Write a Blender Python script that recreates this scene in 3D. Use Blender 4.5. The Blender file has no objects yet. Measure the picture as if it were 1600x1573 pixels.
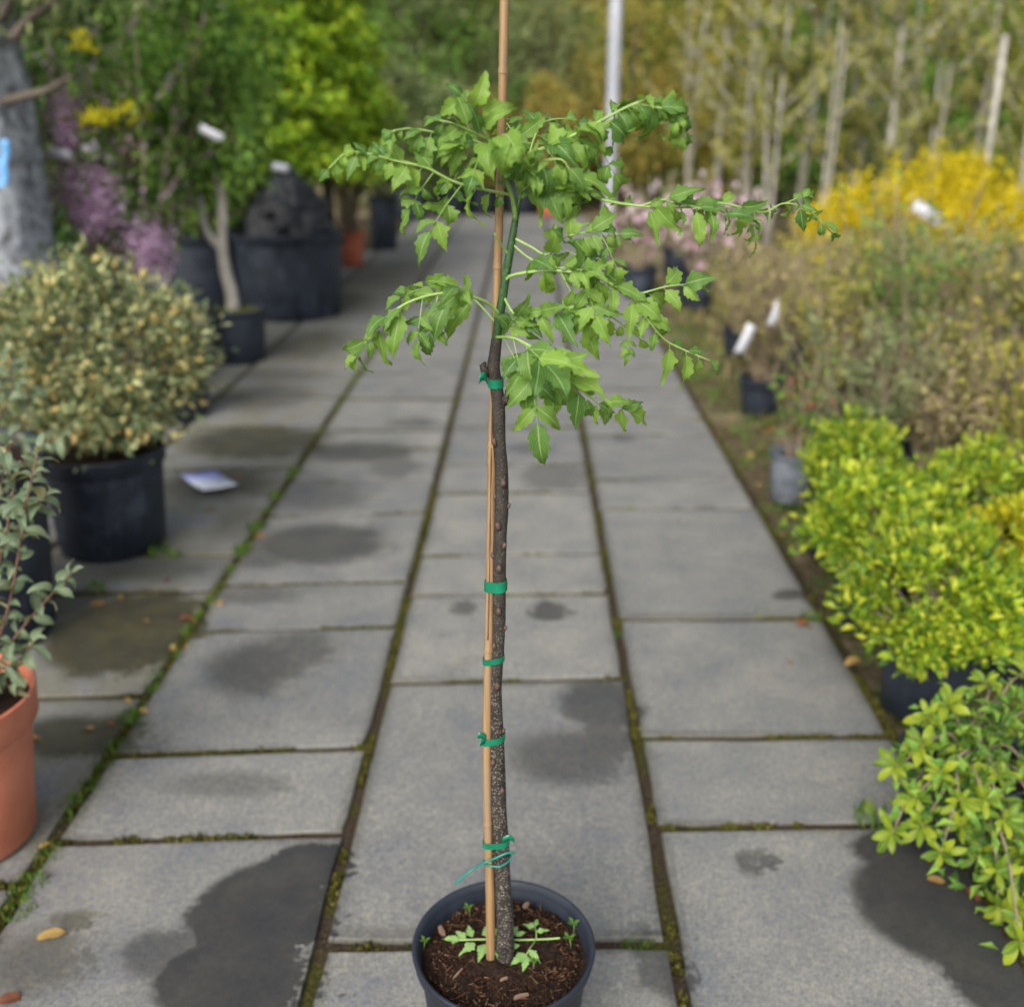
import bpy, math, random
import numpy as np
from mathutils import Vector, Matrix, noise as mnoise

# ------------------------------------------------------------------ camera, sky, sun, exposure
scene = bpy.context.scene
COL = scene.collection
H = 1.5                                     # eye height in metres
F = 1600.0                                  # focal length in photo pixels
PITCH = math.atan(603.0 / F)                # horizon at photo row 183
YAW = math.atan(24.0 / F) * math.cos(PITCH) # path runs slightly right of the optical axis
cam_d = bpy.data.cameras.new('camera')
cam = bpy.data.objects.new('camera', cam_d); COL.objects.link(cam)
cam.location = (0, 0, H)
cam.rotation_euler = (math.pi / 2 - PITCH, 0, YAW)
cam_d.sensor_fit = 'HORIZONTAL'; cam_d.sensor_width = 36.0; cam_d.lens = 36.0
cam_d.clip_end = 500; cam_d.clip_start = 0.05
cam_d.dof.use_dof = True
cam_d.dof.focus_distance = 1.36
cam_d.dof.aperture_fstop = 2.4
cam_d.dof.aperture_blades = 0
scene.camera = cam

world = bpy.data.worlds.new('World'); scene.world = world; world.use_nodes = True
wn = world.node_tree; wn.nodes.clear()
sky = wn.nodes.new('ShaderNodeTexSky'); sky.sky_type = 'NISHITA'; sky.sun_disc = False
SUN_EL, SUN_AZ = math.radians(36), math.radians(200)
sky.sun_elevation = SUN_EL; sky.sun_rotation = SUN_AZ
sky.air_density = 1.0; sky.dust_density = 4.0; sky.ozone_density = 0.6
hs = wn.nodes.new('ShaderNodeHueSaturation'); hs.inputs['Saturation'].default_value = 0.45
bg = wn.nodes.new('ShaderNodeBackground'); bg.inputs[1].default_value = 0.12
wo = wn.nodes.new('ShaderNodeOutputWorld')
wn.links.new(sky.outputs[0], hs.inputs['Color']); wn.links.new(hs.outputs[0], bg.inputs[0])
wn.links.new(bg.outputs[0], wo.inputs[0])
sun_d = bpy.data.lights.new('sun', 'SUN'); sun_d.energy = 1.5; sun_d.angle = math.radians(34)
sun_d.color = (1.0, 0.96, 0.90)
sun = bpy.data.objects.new('sun', sun_d); COL.objects.link(sun)
sun.location = (0, 0, 20)
# sky azimuth: 0 = +Y, clockwise seen from above
sdir = Vector((math.sin(SUN_AZ) * math.cos(SUN_EL), math.cos(SUN_AZ) * math.cos(SUN_EL), math.sin(SUN_EL)))
sun.rotation_euler = sdir.to_track_quat('Z', 'Y').to_euler()
vs = scene.view_settings
vs.view_transform = 'Standard'; vs.look = 'None'; vs.gamma = 1.0; vs.use_curve_mapping = False
vs.exposure = 0.8
scene.render.engine = 'CYCLES'
scene.cycles.use_denoising = True
scene.cycles.max_bounces = 6; scene.cycles.diffuse_bounces = 3; scene.cycles.glossy_bounces = 2
scene.cycles.transmission_bounces = 4; scene.cycles.transparent_max_bounces = 4
scene.cycles.caustics_reflective = False; scene.cycles.caustics_refractive = False
scene.cycles.sample_clamp_indirect = 4.0

# ------------------------------------------------------------------ pixel -> world
RC = cam.rotation_euler.to_matrix()
def ray(px, py): return RC @ Vector(((px - 800.0) / F, (786.5 - py) / F, -1.0))
def ground(px, py, z=0.0):
    r = ray(px, py); t = (z - H) / r.z
    return Vector((r.x * t, r.y * t, z))
def atY(px, py, Y):
    r = ray(px, py); t = Y / r.y
    return Vector((r.x * t, Y, H + r.z * t))
def atZ_Y(py, Y): return atY(800, py, Y).z
def mpp(P):                                 # metres per photo pixel at a point
    return -(RC.transposed() @ (Vector(P) - Vector((0, 0, H)))).z / F

# ------------------------------------------------------------------ node helpers
def mat(name):
    m = bpy.data.materials.new(name); m.use_nodes = True
    nt = m.node_tree; b = nt.nodes['Principled BSDF']
    return m, nt, b
def N(nt, t, **kw):
    n = nt.nodes.new(t)
    for k, v in kw.items():
        if k.startswith('i_'): n.inputs[k[2:].replace('_', ' ')].default_value = v
        elif k.startswith('n_'): n.inputs[int(k[2:])].default_value = v
        else: setattr(n, k, v)
    return n
def L(nt, a, b): nt.links.new(a, b)
def ramp(nt, fac, stops, interp='LINEAR'):
    r = nt.nodes.new('ShaderNodeValToRGB'); cr = r.color_ramp; cr.interpolation = interp
    while len(cr.elements) < len(stops): cr.elements.new(0.5)
    for e, (p, c) in zip(cr.elements, stops):
        e.position = p; e.color = (c[0], c[1], c[2], 1) if not isinstance(c, (int, float)) else (c, c, c, 1)
    if fac is not None: L(nt, fac, r.inputs[0])
    return r
def noise_tex(nt, scale, detail=4, rough=0.55, vec=None, dist=0.0):
    n = N(nt, 'ShaderNodeTexNoise'); n.inputs['Scale'].default_value = scale
    n.inputs['Detail'].default_value = detail; n.inputs['Roughness'].default_value = rough
    n.inputs['Distortion'].default_value = dist
    if vec is not None: L(nt, vec, n.inputs['Vector'])
    return n
def mixc(nt, fac, a, b, mode='MIX'):
    m = nt.nodes.new('ShaderNodeMix'); m.data_type = 'RGBA'; m.blend_type = mode
    for s, v in ((m.inputs[0], fac), (m.inputs[6], a), (m.inputs[7], b)):
        if hasattr(v, 'links'): L(nt, v, s)
        elif isinstance(v, (int, float)): s.default_value = v
        else: s.default_value = (v[0], v[1], v[2], 1)
    return m.outputs[2]
def math_n(nt, op, a, b=None, clamp=False):
    m = nt.nodes.new('ShaderNodeMath'); m.operation = op; m.use_clamp = clamp
    for s, v in ((m.inputs[0], a), (m.inputs[1], b)):
        if v is None: continue
        if hasattr(v, 'links'): L(nt, v, s)
        else: s.default_value = v
    return m.outputs[0]
def bump(nt, b, h, strength=0.3, dist=0.01):
    n = N(nt, 'ShaderNodeBump'); n.inputs['Strength'].default_value = strength; n.inputs['Distance'].default_value = dist
    L(nt, h, n.inputs['Height']); L(nt, n.outputs[0], b.inputs['Normal'])
def geo_pos(nt): return nt.nodes.new('ShaderNodeNewGeometry')
def smooth(nt, v, a, c):
    m = nt.nodes.new('ShaderNodeMapRange'); m.interpolation_type = 'SMOOTHSTEP'
    L(nt, v, m.inputs[0]); m.inputs[1].default_value = a; m.inputs[2].default_value = c
    m.inputs[3].default_value = 0; m.inputs[4].default_value = 1
    return m.outputs[0]

def simple(name, c1, c2, scale=8, rough=0.6, bumps=0.0, bscale=None, spec=0.5, detail=5):
    m, nt, b = mat(name); g = geo_pos(nt)
    n = noise_tex(nt, scale, detail, 0.6, g.outputs['Position'])
    r = ramp(nt, n.outputs[0], [(0.3, c1), (0.7, c2)])
    L(nt, r.outputs[0], b.inputs['Base Color']); b.inputs['Roughness'].default_value = rough
    b.inputs['Specular IOR Level'].default_value = spec
    if bumps:
        n2 = noise_tex(nt, bscale or scale * 4, 5, 0.6, g.outputs['Position'])
        bump(nt, b, n2.outputs[0], bumps, 0.01)
    return m

def foliage_mat(name, stops, rough=0.5, trans=0.35, spec=0.35):
    """leaf colour varies from leaf to leaf (mesh island)"""
    m, nt, b = mat(name)
    g = geo_pos(nt)
    r = ramp(nt, g.outputs['Random Per Island'], stops)
    n = noise_tex(nt, 2.2, 2, 0.5, g.outputs['Position'])
    v = ramp(nt, n.outputs[0], [(0.3, 0.85), (0.7, 1.25)])
    c = mixc(nt, 1.0, r.outputs[0], v.outputs[0], 'MULTIPLY')
    L(nt, c, b.inputs['Base Color'])
    b.inputs['Roughness'].default_value = rough; b.inputs['Specular IOR Level'].default_value = spec
    t = N(nt, 'ShaderNodeBsdfTranslucent'); c2 = mixc(nt, 1.0, c, (1.25, 1.2, 0.6), 'MULTIPLY'); L(nt, c2, t.inputs[0])
    ms = N(nt, 'ShaderNodeMixShader'); ms.inputs[0].default_value = trans
    out = nt.nodes['Material Output']
    L(nt, b.outputs[0], ms.inputs[1]); L(nt, t.outputs[0], ms.inputs[2]); L(nt, ms.outputs[0], out.inputs[0])
    return m

def veined_leaf_mat(name, dark, light, vein, back=None, trans=0.35, rough=0.45):
    """single-object leaves with UV: u along the midrib, v across (0.5 = midrib)"""
    m, nt, b = mat(name)
    uv = N(nt, 'ShaderNodeUVMap'); sep = N(nt, 'ShaderNodeSeparateXYZ'); L(nt, uv.outputs[0], sep.inputs[0])
    oi = N(nt, 'ShaderNodeObjectInfo')
    g = geo_pos(nt)
    n = noise_tex(nt, 70, 3, 0.55, g.outputs['Position'])
    f = math_n(nt, 'ADD', math_n(nt, 'MULTIPLY', oi.outputs['Random'], 0.75), math_n(nt, 'MULTIPLY', n.outputs[0], 0.35))
    base = ramp(nt, f, [(0.15, dark), (0.95, light)]).outputs[0]
    av = math_n(nt, 'ABSOLUTE', math_n(nt, 'SUBTRACT', sep.outputs[1], 0.5))
    mid = math_n(nt, 'SUBTRACT', 1.0, smooth(nt, av, 0.015, 0.05))
    ph = math_n(nt, 'SUBTRACT', math_n(nt, 'MULTIPLY', sep.outputs[0], 9.0), math_n(nt, 'MULTIPLY', av, 7.0))
    tri = math_n(nt, 'ABSOLUTE', math_n(nt, 'SUBTRACT', math_n(nt, 'FRACT', ph), 0.5))
    side = math_n(nt, 'MULTIPLY', math_n(nt, 'SUBTRACT', 1.0, smooth(nt, tri, 0.04, 0.16)), 0.45)
    ve = math_n(nt, 'MAXIMUM', mid, side)
    c = mixc(nt, math_n(nt, 'MULTIPLY', ve, 0.75), base, vein)
    if back is not None:
        c = mixc(nt, g.outputs['Backfacing'], c, back)
    L(nt, c, b.inputs['Base Color']); b.inputs['Roughness'].default_value = rough
    b.inputs['Specular IOR Level'].default_value = 0.3
    hgt = math_n(nt, 'SUBTRACT', 1.0, ve)
    bump(nt, b, hgt, 0.35, 0.002)
    t = N(nt, 'ShaderNodeBsdfTranslucent'); c2 = mixc(nt, 1.0, c, (1.3, 1.25, 0.5), 'MULTIPLY'); L(nt, c2, t.inputs[0])
    ms = N(nt, 'ShaderNodeMixShader'); ms.inputs[0].default_value = trans
    out = nt.nodes['Material Output']
    L(nt, b.outputs[0], ms.inputs[1]); L(nt, t.outputs[0], ms.inputs[2]); L(nt, ms.outputs[0], out.inputs[0])
    return m

# ------------------------------------------------------------------ mesh helpers
class MB:
    def __init__(s): s.v = []; s.f = []; s.uv = {}
    def add(s, verts, faces):
        o = len(s.v); s.v += [tuple(p) for p in verts]; s.f += [tuple(i + o for i in f) for f in faces]; return o
    def tube(s, pts, rad, n=8, cap=True, twist=0.0):
        pts = [Vector(p) for p in pts]; k = len(pts)
        if not hasattr(rad, '__len__'): rad = [rad] * k
        rings = []; up = None
        for i, p in enumerate(pts):
            t = (pts[min(i + 1, k - 1)] - pts[max(i - 1, 0)])
            if t.length < 1e-9: t = Vector((0, 0, 1))
            t.normalize()
            if up is None:
                up = Vector((1, 0, 0)) if abs(t.x) < 0.8 else Vector((0, 1, 0))
            a = (up - t * up.dot(t)).normalized(); bb = t.cross(a); up = a
            rings.append([p + (a * math.cos(q) + bb * math.sin(q)) * rad[i] for q in [2 * math.pi * j / n for j in range(n)]])
        o = len(s.v)
        for r in rings: s.v += [tuple(p) for p in r]
        for i in range(k - 1):
            for j in range(n):
                s.f.append((o + i * n + j, o + i * n + (j + 1) % n, o + (i + 1) * n + (j + 1) % n, o + (i + 1) * n + j))
        if cap:
            s.f.append(tuple(o + j for j in reversed(range(n)))); s.f.append(tuple(o + (k - 1) * n + j for j in range(n)))
    def lathe(s, prof, c=(0, 0, 0), n=40, close_bottom=False, close_top=False, wob=None):
        o = len(s.v); k = len(prof)
        for i, (r, z) in enumerate(prof):
            for j in range(n):
                a = 2 * math.pi * j / n; rr = r * (1 + (wob(a, z) if wob else 0))
                s.v.append((c[0] + rr * math.cos(a), c[1] + rr * math.sin(a), c[2] + z))
        for i in range(k - 1):
            for j in range(n):
                s.f.append((o + i * n + j, o + i * n + (j + 1) % n, o + (i + 1) * n + (j + 1) % n, o + (i + 1) * n + j))
        if close_bottom: s.f.append(tuple(o + j for j in reversed(range(n))))
        if close_top: s.f.append(tuple(o + (k - 1) * n + j for j in range(n)))
    def mesh(s, name, m=None, smooth_sh=True):
        me = bpy.data.meshes.new(name); me.from_pydata(s.v, [], s.f); me.update()
        if smooth_sh: me.polygons.foreach_set('use_smooth', [True] * len(me.polygons))
        if m: me.materials.append(m)
        return me

def link(name, me, parent=None, loc=None):
    o = bpy.data.objects.new(name, me); COL.objects.link(o)
    if loc is not None: o.location = loc
    if parent is not None: o.parent = parent
    return o
def tag(o, label=None, cat=None, group=None, kind=None):
    if label: o['label'] = label
    if cat: o['category'] = cat
    if group: o['group'] = group
    if kind: o['kind'] = kind
    return o
def empty(name, loc, label, cat, group=None):
    o = bpy.data.objects.new(name, None); COL.objects.link(o); o.location = loc; o.empty_display_size = 0.1
    return tag(o, label, cat, group)
def part(name, mb, m, parent, smooth_sh=True, origin=None):
    """mesh given in world coordinates, hung under a parent Empty (translation only) or an identity part"""
    me = mb if isinstance(mb, bpy.types.Mesh) else mb.mesh(name, m, smooth_sh)
    o = link(name, me, parent)
    if parent is not None and parent.type == 'EMPTY':
        o.matrix_parent_inverse = Matrix.Translation(-Vector(parent.location))
    return o
def solo(name, mb, m, origin, label, cat, group=None, smooth_sh=True):
    org = Vector(origin); mb.v = [(p[0] - org.x, p[1] - org.y, p[2] - org.z) for p in mb.v]
    return tag(link(name, mb.mesh(name, m, smooth_sh), None, org), label, cat, group)
def spline(pts, per=6):
    P = [Vector(p) for p in pts]; P = [P[0] * 2 - P[1]] + P + [P[-1] * 2 - P[-2]]; out = []
    for i in range(1, len(P) - 2):
        for k in range(per):
            t = k / per
            out.append(0.5 * ((2 * P[i]) + (P[i + 1] - P[i - 1]) * t + (2 * P[i - 1] - 5 * P[i] + 4 * P[i + 1] - P[i + 2]) * t * t
                              + (-P[i - 1] + 3 * P[i] - 3 * P[i + 1] + P[i + 2]) * t ** 3))
    out.append(P[-2].copy()); return out

def fast_mesh(name, V, Fq, m, smooth_sh=False):
    me = bpy.data.meshes.new(name); nv, nf, k = len(V), len(Fq), Fq.shape[1]
    me.vertices.add(nv); me.vertices.foreach_set('co', V.astype(np.float32).ravel())
    me.loops.add(nf * k); me.loops.foreach_set('vertex_index', Fq.astype(np.int32).ravel())
    me.polygons.add(nf); me.polygons.foreach_set('loop_start', np.arange(0, nf * k, k, dtype=np.int32))
    me.polygons.foreach_set('use_smooth', np.full(nf, smooth_sh))
    me.update(calc_edges=True); me.materials.append(m); return me
def nrm(a): return a / np.maximum(np.linalg.norm(a, axis=1, keepdims=True), 1e-9)
def leaf_cloud(name, pos, dirs, nors, length, width, m, curl=0.25, fold=0.25):
    """one mesh of leaf blades: base, two shoulders, midrib and a bent tip (four triangles each)"""
    n = len(pos); d = nrm(dirs); u = nrm(nors - d * np.sum(nors * d, 1, keepdims=True)); w = np.cross(u, d)
    ln = length[:, None]; wd = width[:, None]
    V = np.empty((n, 5, 3))
    V[:, 0] = pos
    mid = pos + d * ln * 0.5
    V[:, 1] = mid - w * wd * 0.5 + u * wd * fold
    V[:, 2] = mid + u * ln * 0.03
    V[:, 3] = mid + w * wd * 0.5 + u * wd * fold
    V[:, 4] = pos + d * ln - u * ln * curl
    T = np.array([[0, 2, 1], [0, 3, 2], [1, 2, 4], [2, 3, 4]])
    Fq = (np.arange(n) * 5)[:, None, None] + T[None]
    return fast_mesh(name, V.reshape(-1, 3), Fq.reshape(-1, 3), m, False)
def crown_cloud(rng, n, c, rad, clumps, crad, shell=0.75, low=-1.0, flat=1.0):
    """leaf positions in clumps spread through an ellipsoid"""
    cp = nrm(rng.normal(size=(clumps, 3))) * (shell + (1 - shell) * rng.random((clumps, 1)) ** 0.5) * rng.uniform(0.72, 1.1, (clumps, 1))
    cp[:, 2] = np.maximum(cp[:, 2], low)
    k = rng.integers(0, clumps, n)
    size = rng.uniform(0.6, 1.3, clumps)
    off = rng.normal(size=(n, 3)) * 0.55 * size[k][:, None]; off[:, 2] *= flat
    pos = np.array(c) + cp[k] * np.array(rad) + off * crad
    out = nrm(off) * 0.7 + cp[k] * 0.9
    return pos, out, cp * np.array(rad) + np.array(c)

# ------------------------------------------------------------------ materials
def black_plastic(name, dust=0.5):
    m, nt, b = mat(name); g = geo_pos(nt)
    n = noise_tex(nt, 9, 6, 0.65, g.outputs['Position'])
    mp = N(nt, 'ShaderNodeMapping'); mp.inputs['Scale'].default_value = (40, 40, 3); L(nt, g.outputs['Position'], mp.inputs[0])
    n2 = noise_tex(nt, 1.0, 4, 0.6, mp.outputs[0])
    f = math_n(nt, 'MULTIPLY', math_n(nt, 'ADD', n.outputs[0], math_n(nt, 'MULTIPLY', n2.outputs[0], 0.6)), 0.62)
    r = ramp(nt, f, [(0.3, (0.008, 0.011, 0.017)), (0.5, (0.015, 0.021, 0.034)), (0.75, (0.015 + 0.06 * dust, 0.021 + 0.072 * dust, 0.034 + 0.098 * dust))])
    L(nt, r.outputs[0], b.inputs['Base Color'])
    rr = ramp(nt, n.outputs[0], [(0.3, 0.42), (0.7, 0.68)]); L(nt, rr.outputs[0], b.inputs['Roughness'])
    bump(nt, b, n2.outputs[0], 0.08, 0.003)
    return m
M = {}
M['pot_black'] = black_plastic('black plastic', 0.12)
M['pot_dusty'] = black_plastic('dusty black plastic', 1.0)
M['pot_grey'] = simple('worn grey plastic', (0.07, 0.082, 0.10), (0.17, 0.19, 0.22), 18, 0.6, 0.15, 60)
M['terracotta'] = simple('terracotta plastic', (0.50, 0.15, 0.082), (0.62, 0.22, 0.13), 14, 0.55, 0.08, 120)
M['far_terracotta'] = simple('weathered terracotta', (0.42, 0.10, 0.05), (0.58, 0.17, 0.09), 5, 0.7)
M['soil'] = simple('peaty soil', (0.005, 0.0035, 0.003), (0.050, 0.028, 0.017), 130, 0.9, 0.9, 160, 0.2)
M['mossy_soil'] = simple('mossy potting soil', (0.05, 0.05, 0.02), (0.13, 0.14, 0.04), 30, 0.9, 0.8, 80, 0.2)
M['tie'] = simple('green tie tape', (0.002, 0.13, 0.065), (0.006, 0.19, 0.105), 60, 0.35)
M['wire'] = simple('teal coated wire', (0.010, 0.17, 0.13), (0.018, 0.23, 0.18), 60, 0.35)
M['metal'] = simple('galvanised steel', (0.25, 0.27, 0.31), (0.36, 0.38, 0.43), 3, 0.5)
M['label_white'] = simple('white plant label', (0.40, 0.42, 0.47), (0.55, 0.56, 0.60), 10, 0.4)
M['ribbon'] = simple('blue ribbon', (0.10, 0.30, 0.62), (0.16, 0.42, 0.78), 12, 0.5)
M['sheet'] = simple('black polythene', (0.005, 0.006, 0.008), (0.016, 0.018, 0.024), 4, 0.55, 0.25, 30)
M['twig'] = simple('brown twig bark', (0.15, 0.11, 0.075), (0.34, 0.27, 0.19), 20, 0.85)
M['pale_bark'] = simple('pale sapling bark', (0.24, 0.22, 0.19), (0.42, 0.40, 0.36), 12, 0.8)
M['red_twig'] = simple('reddish young twig', (0.11, 0.05, 0.035), (0.22, 0.12, 0.08), 40, 0.7)
M['olive_bark'] = simple('grey fissured bark', (0.045, 0.048, 0.055), (0.40, 0.43, 0.47), 16, 0.9, 0.9, 22)
M['dark_bark'] = simple('dark bark', (0.04, 0.032, 0.025), (0.12, 0.10, 0.08), 6, 0.9, 0.6, 14)

def bark_mat():
    m, nt, b = mat('sapling bark'); g = geo_pos(nt)
    n = noise_tex(nt, 60, 5, 0.6, g.outputs['Position'])
    c = ramp(nt, n.outputs[0], [(0.3, (0.012, 0.010, 0.008)), (0.7, (0.045, 0.036, 0.030))]).outputs[0]
    v = N(nt, 'ShaderNodeTexVoronoi'); v.inputs['Scale'].default_value = 300; L(nt, g.outputs['Position'], v.inputs['Vector'])
    n3 = noise_tex(nt, 110, 2, 0.5, g.outputs['Position'])
    d = math_n(nt, 'ADD', v.outputs['Distance'], math_n(nt, 'MULTIPLY', n3.outputs[0], 0.5))
    spots = math_n(nt, 'SUBTRACT', 1.0, smooth(nt, d, 0.46, 0.62))
    sep = N(nt, 'ShaderNodeSeparateXYZ'); L(nt, g.outputs['Position'], sep.inputs[0])
    low = math_n(nt, 'SUBTRACT', 1.0, smooth(nt, sep.outputs[2], 0.55, 0.95))   # lenticels crowd the old wood near the base
    fac = math_n(nt, 'MULTIPLY', spots, math_n(nt, 'ADD', math_n(nt, 'MULTIPLY', low, 0.65), 0.18))
    c = mixc(nt, fac, c, (0.34, 0.30, 0.25))
    L(nt, c, b.inputs['Base Color']); b.inputs['Roughness'].default_value = 0.75
    h = math_n(nt, 'ADD', n.outputs[0], math_n(nt, 'MULTIPLY', spots, 0.7))
    bump(nt, b, h, 0.7, 0.0015)
    return m
M['bark'] = bark_mat()
def stem_mat():
    m, nt, b = mat('green shoot'); g = geo_pos(nt)
    n = noise_tex(nt, 220, 3, 0.6, g.outputs['Position'])
    c = ramp(nt, n.outputs[0], [(0.35, (0.016, 0.050, 0.016)), (0.62, (0.035, 0.095, 0.028)), (0.75, (0.12, 0.19, 0.08))]).outputs[0]
    L(nt, c, b.inputs['Base Color']); b.inputs['Roughness'].default_value = 0.4
    return m
M['shoot'] = stem_mat()
M['rachis'] = simple('pale green leaf stalk', (0.20, 0.34, 0.08), (0.32, 0.46, 0.14), 50, 0.45)
def bamboo_mat():
    m, nt, b = mat('bamboo cane'); g = geo_pos(nt)
    mp = N(nt, 'ShaderNodeMapping'); mp.inputs['Scale'].default_value = (260, 260, 5); L(nt, g.outputs['Position'], mp.inputs[0])
    n = noise_tex(nt, 1, 4, 0.6, mp.outputs[0])
    n2 = noise_tex(nt, 5, 3, 0.6, g.outputs['Position'])
    c = ramp(nt, n.outputs[0], [(0.30, (0.165, 0.095, 0.042)), (0.5, (0.29, 0.18, 0.082)), (0.75, (0.38, 0.255, 0.125))]).outputs[0]
    c = mixc(nt, math_n(nt, 'MULTIPLY', smooth(nt, n2.outputs[0], 0.45, 0.75), 0.5), c, (0.25, 0.20, 0.155))
    L(nt, c, b.inputs['Base Color']); b.inputs['Roughness'].default_value = 0.5
    bump(nt, b, n.outputs[0], 0.2, 0.001)
    return m
M['bamboo'] = bamboo_mat()
M['bamboo_dark'] = simple('bamboo split shadow', (0.10, 0.045, 0.02), (0.17, 0.08, 0.035), 40, 0.7)
M['bud'] = simple('brown bud scale', (0.035, 0.022, 0.016), (0.13, 0.080, 0.058), 240, 0.7)
M['leaf'] = veined_leaf_mat('sapling leaf', (0.055, 0.155, 0.032), (0.24, 0.40, 0.060), (0.36, 0.50, 0.20), trans=0.42)
M['leaf_soil'] = veined_leaf_mat('wilted pale leaf', (0.19, 0.36, 0.10), (0.30, 0.48, 0.15), (0.45, 0.58, 0.25), trans=0.2)
M['silver_leaf'] = veined_leaf_mat('silver green leaf', (0.085, 0.135, 0.075), (0.17, 0.23, 0.13), (0.30, 0.34, 0.22), back=(0.36, 0.36, 0.20), trans=0.2, rough=0.4)
M['yellow_leaf'] = veined_leaf_mat('glossy yellow green leaf', (0.075, 0.17, 0.014), (0.34, 0.41, 0.025), (0.36, 0.42, 0.09), trans=0.35, rough=0.35)
M['dead_leaf'] = veined_leaf_mat('dead leaf', (0.22, 0.12, 0.04), (0.46, 0.31, 0.10), (0.26, 0.15, 0.06), trans=0.1, rough=0.6)
M['rust_leaf'] = veined_leaf_mat('rusty dead leaf', (0.14, 0.05, 0.025), (0.32, 0.11, 0.05), (0.20, 0.09, 0.05), trans=0.1, rough=0.6)

# ------------------------------------------------------------------ paving material
STAINS = []          # (x, y, half x, half y, rotation, strength, softness) in metres on the paving
def st(px, py, hw, hh, s=1.0, soft=0.25, rot=0.0):
    c = ground(px, py); a = ground(px - hw, py); b_ = ground(px + hw, py); t = ground(px, py - hh); u = ground(px, py + hh)
    STAINS.append((c.x, (t.y + u.y) / 2, abs(b_.x - a.x) / 2, abs(t.y - u.y) / 2, rot, s, soft))
st(410, 1430, 115, 85, 1.0, 0.10); st(470, 1360, 70, 42, 1.0, 0.08); st(375, 1530, 140, 70, 1.0, 0.10); st(255, 1490, 70, 40, 0.7, 0.3)
st(1490, 1420, 150, 100, 1.0, 0.12); st(1440, 1330, 110, 38, 1.0, 0.15); st(1590, 1520, 120, 90, 1.0, 0.12)
st(400, 1045, 75, 42, 0.75, 0.4); st(460, 1015, 70, 26, 0.65, 0.4); st(500, 850, 105, 32, 0.8, 0.3); st(430, 865, 60, 22, 0.6, 0.4)
st(350, 1225, 90, 20, 0.45, 0.5); st(935, 1100, 60, 38, 0.8, 0.25); st(890, 1185, 100, 42, 0.7, 0.4); st(950, 1150, 45, 60, 0.75, 0.25)
st(857, 955, 32, 16, 0.8, 0.12); st(730, 950, 26, 12, 0.7, 0.2); st(560, 706, 95, 16, 0.7, 0.35); st(620, 730, 40, 18, 0.5, 0.35)
st(505, 775, 70, 25, 0.5, 0.5); st(1232, 930, 25, 9, 0.8, 0.2); st(870, 745, 55, 20, 0.5, 0.3); st(830, 700, 35, 9, 0.45, 0.3)
st(400, 930, 70, 14, 0.55, 0.4); st(1178, 1347, 24, 20, 0.7, 0.3); st(640, 660, 40, 8, 0.5, 0.4); st(1370, 1030, 55, 70, 0.35, 0.6)
st(1030, 1500, 40, 60, 0.7, 0.3); st(420, 620, 60, 22, 0.6, 0.5); st(440, 585, 70, 14, 0.5, 0.5); st(975, 685, 18, 6, 0.5, 0.3)
MOSSY = []
def ms_(px, py, hw, hh, s, soft):
    st(px, py, hw, hh, s, soft); MOSSY.append(STAINS.pop())
ms_(195, 990, 120, 68, 1.0, 0.15); ms_(120, 1150, 120, 34, 0.95, 0.3); ms_(400, 690, 110, 26, 0.9, 0.3); ms_(340, 755, 90, 26, 0.85, 0.4)
ms_(110, 940, 90, 20, 0.8, 0.4); ms_(60, 1500, 80, 60, 0.6, 0.5); ms_(120, 1440, 40, 18, 0.7, 0.4); ms_(370, 820, 40, 25, 0.5, 0.5)
ms_(250, 890, 90, 18, 0.55, 0.5); ms_(480, 540, 60, 24, 0.7, 0.5); ms_(520, 470, 60, 30, 0.6, 0.6); ms_(600, 440, 80, 30, 0.5, 0.6)
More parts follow.
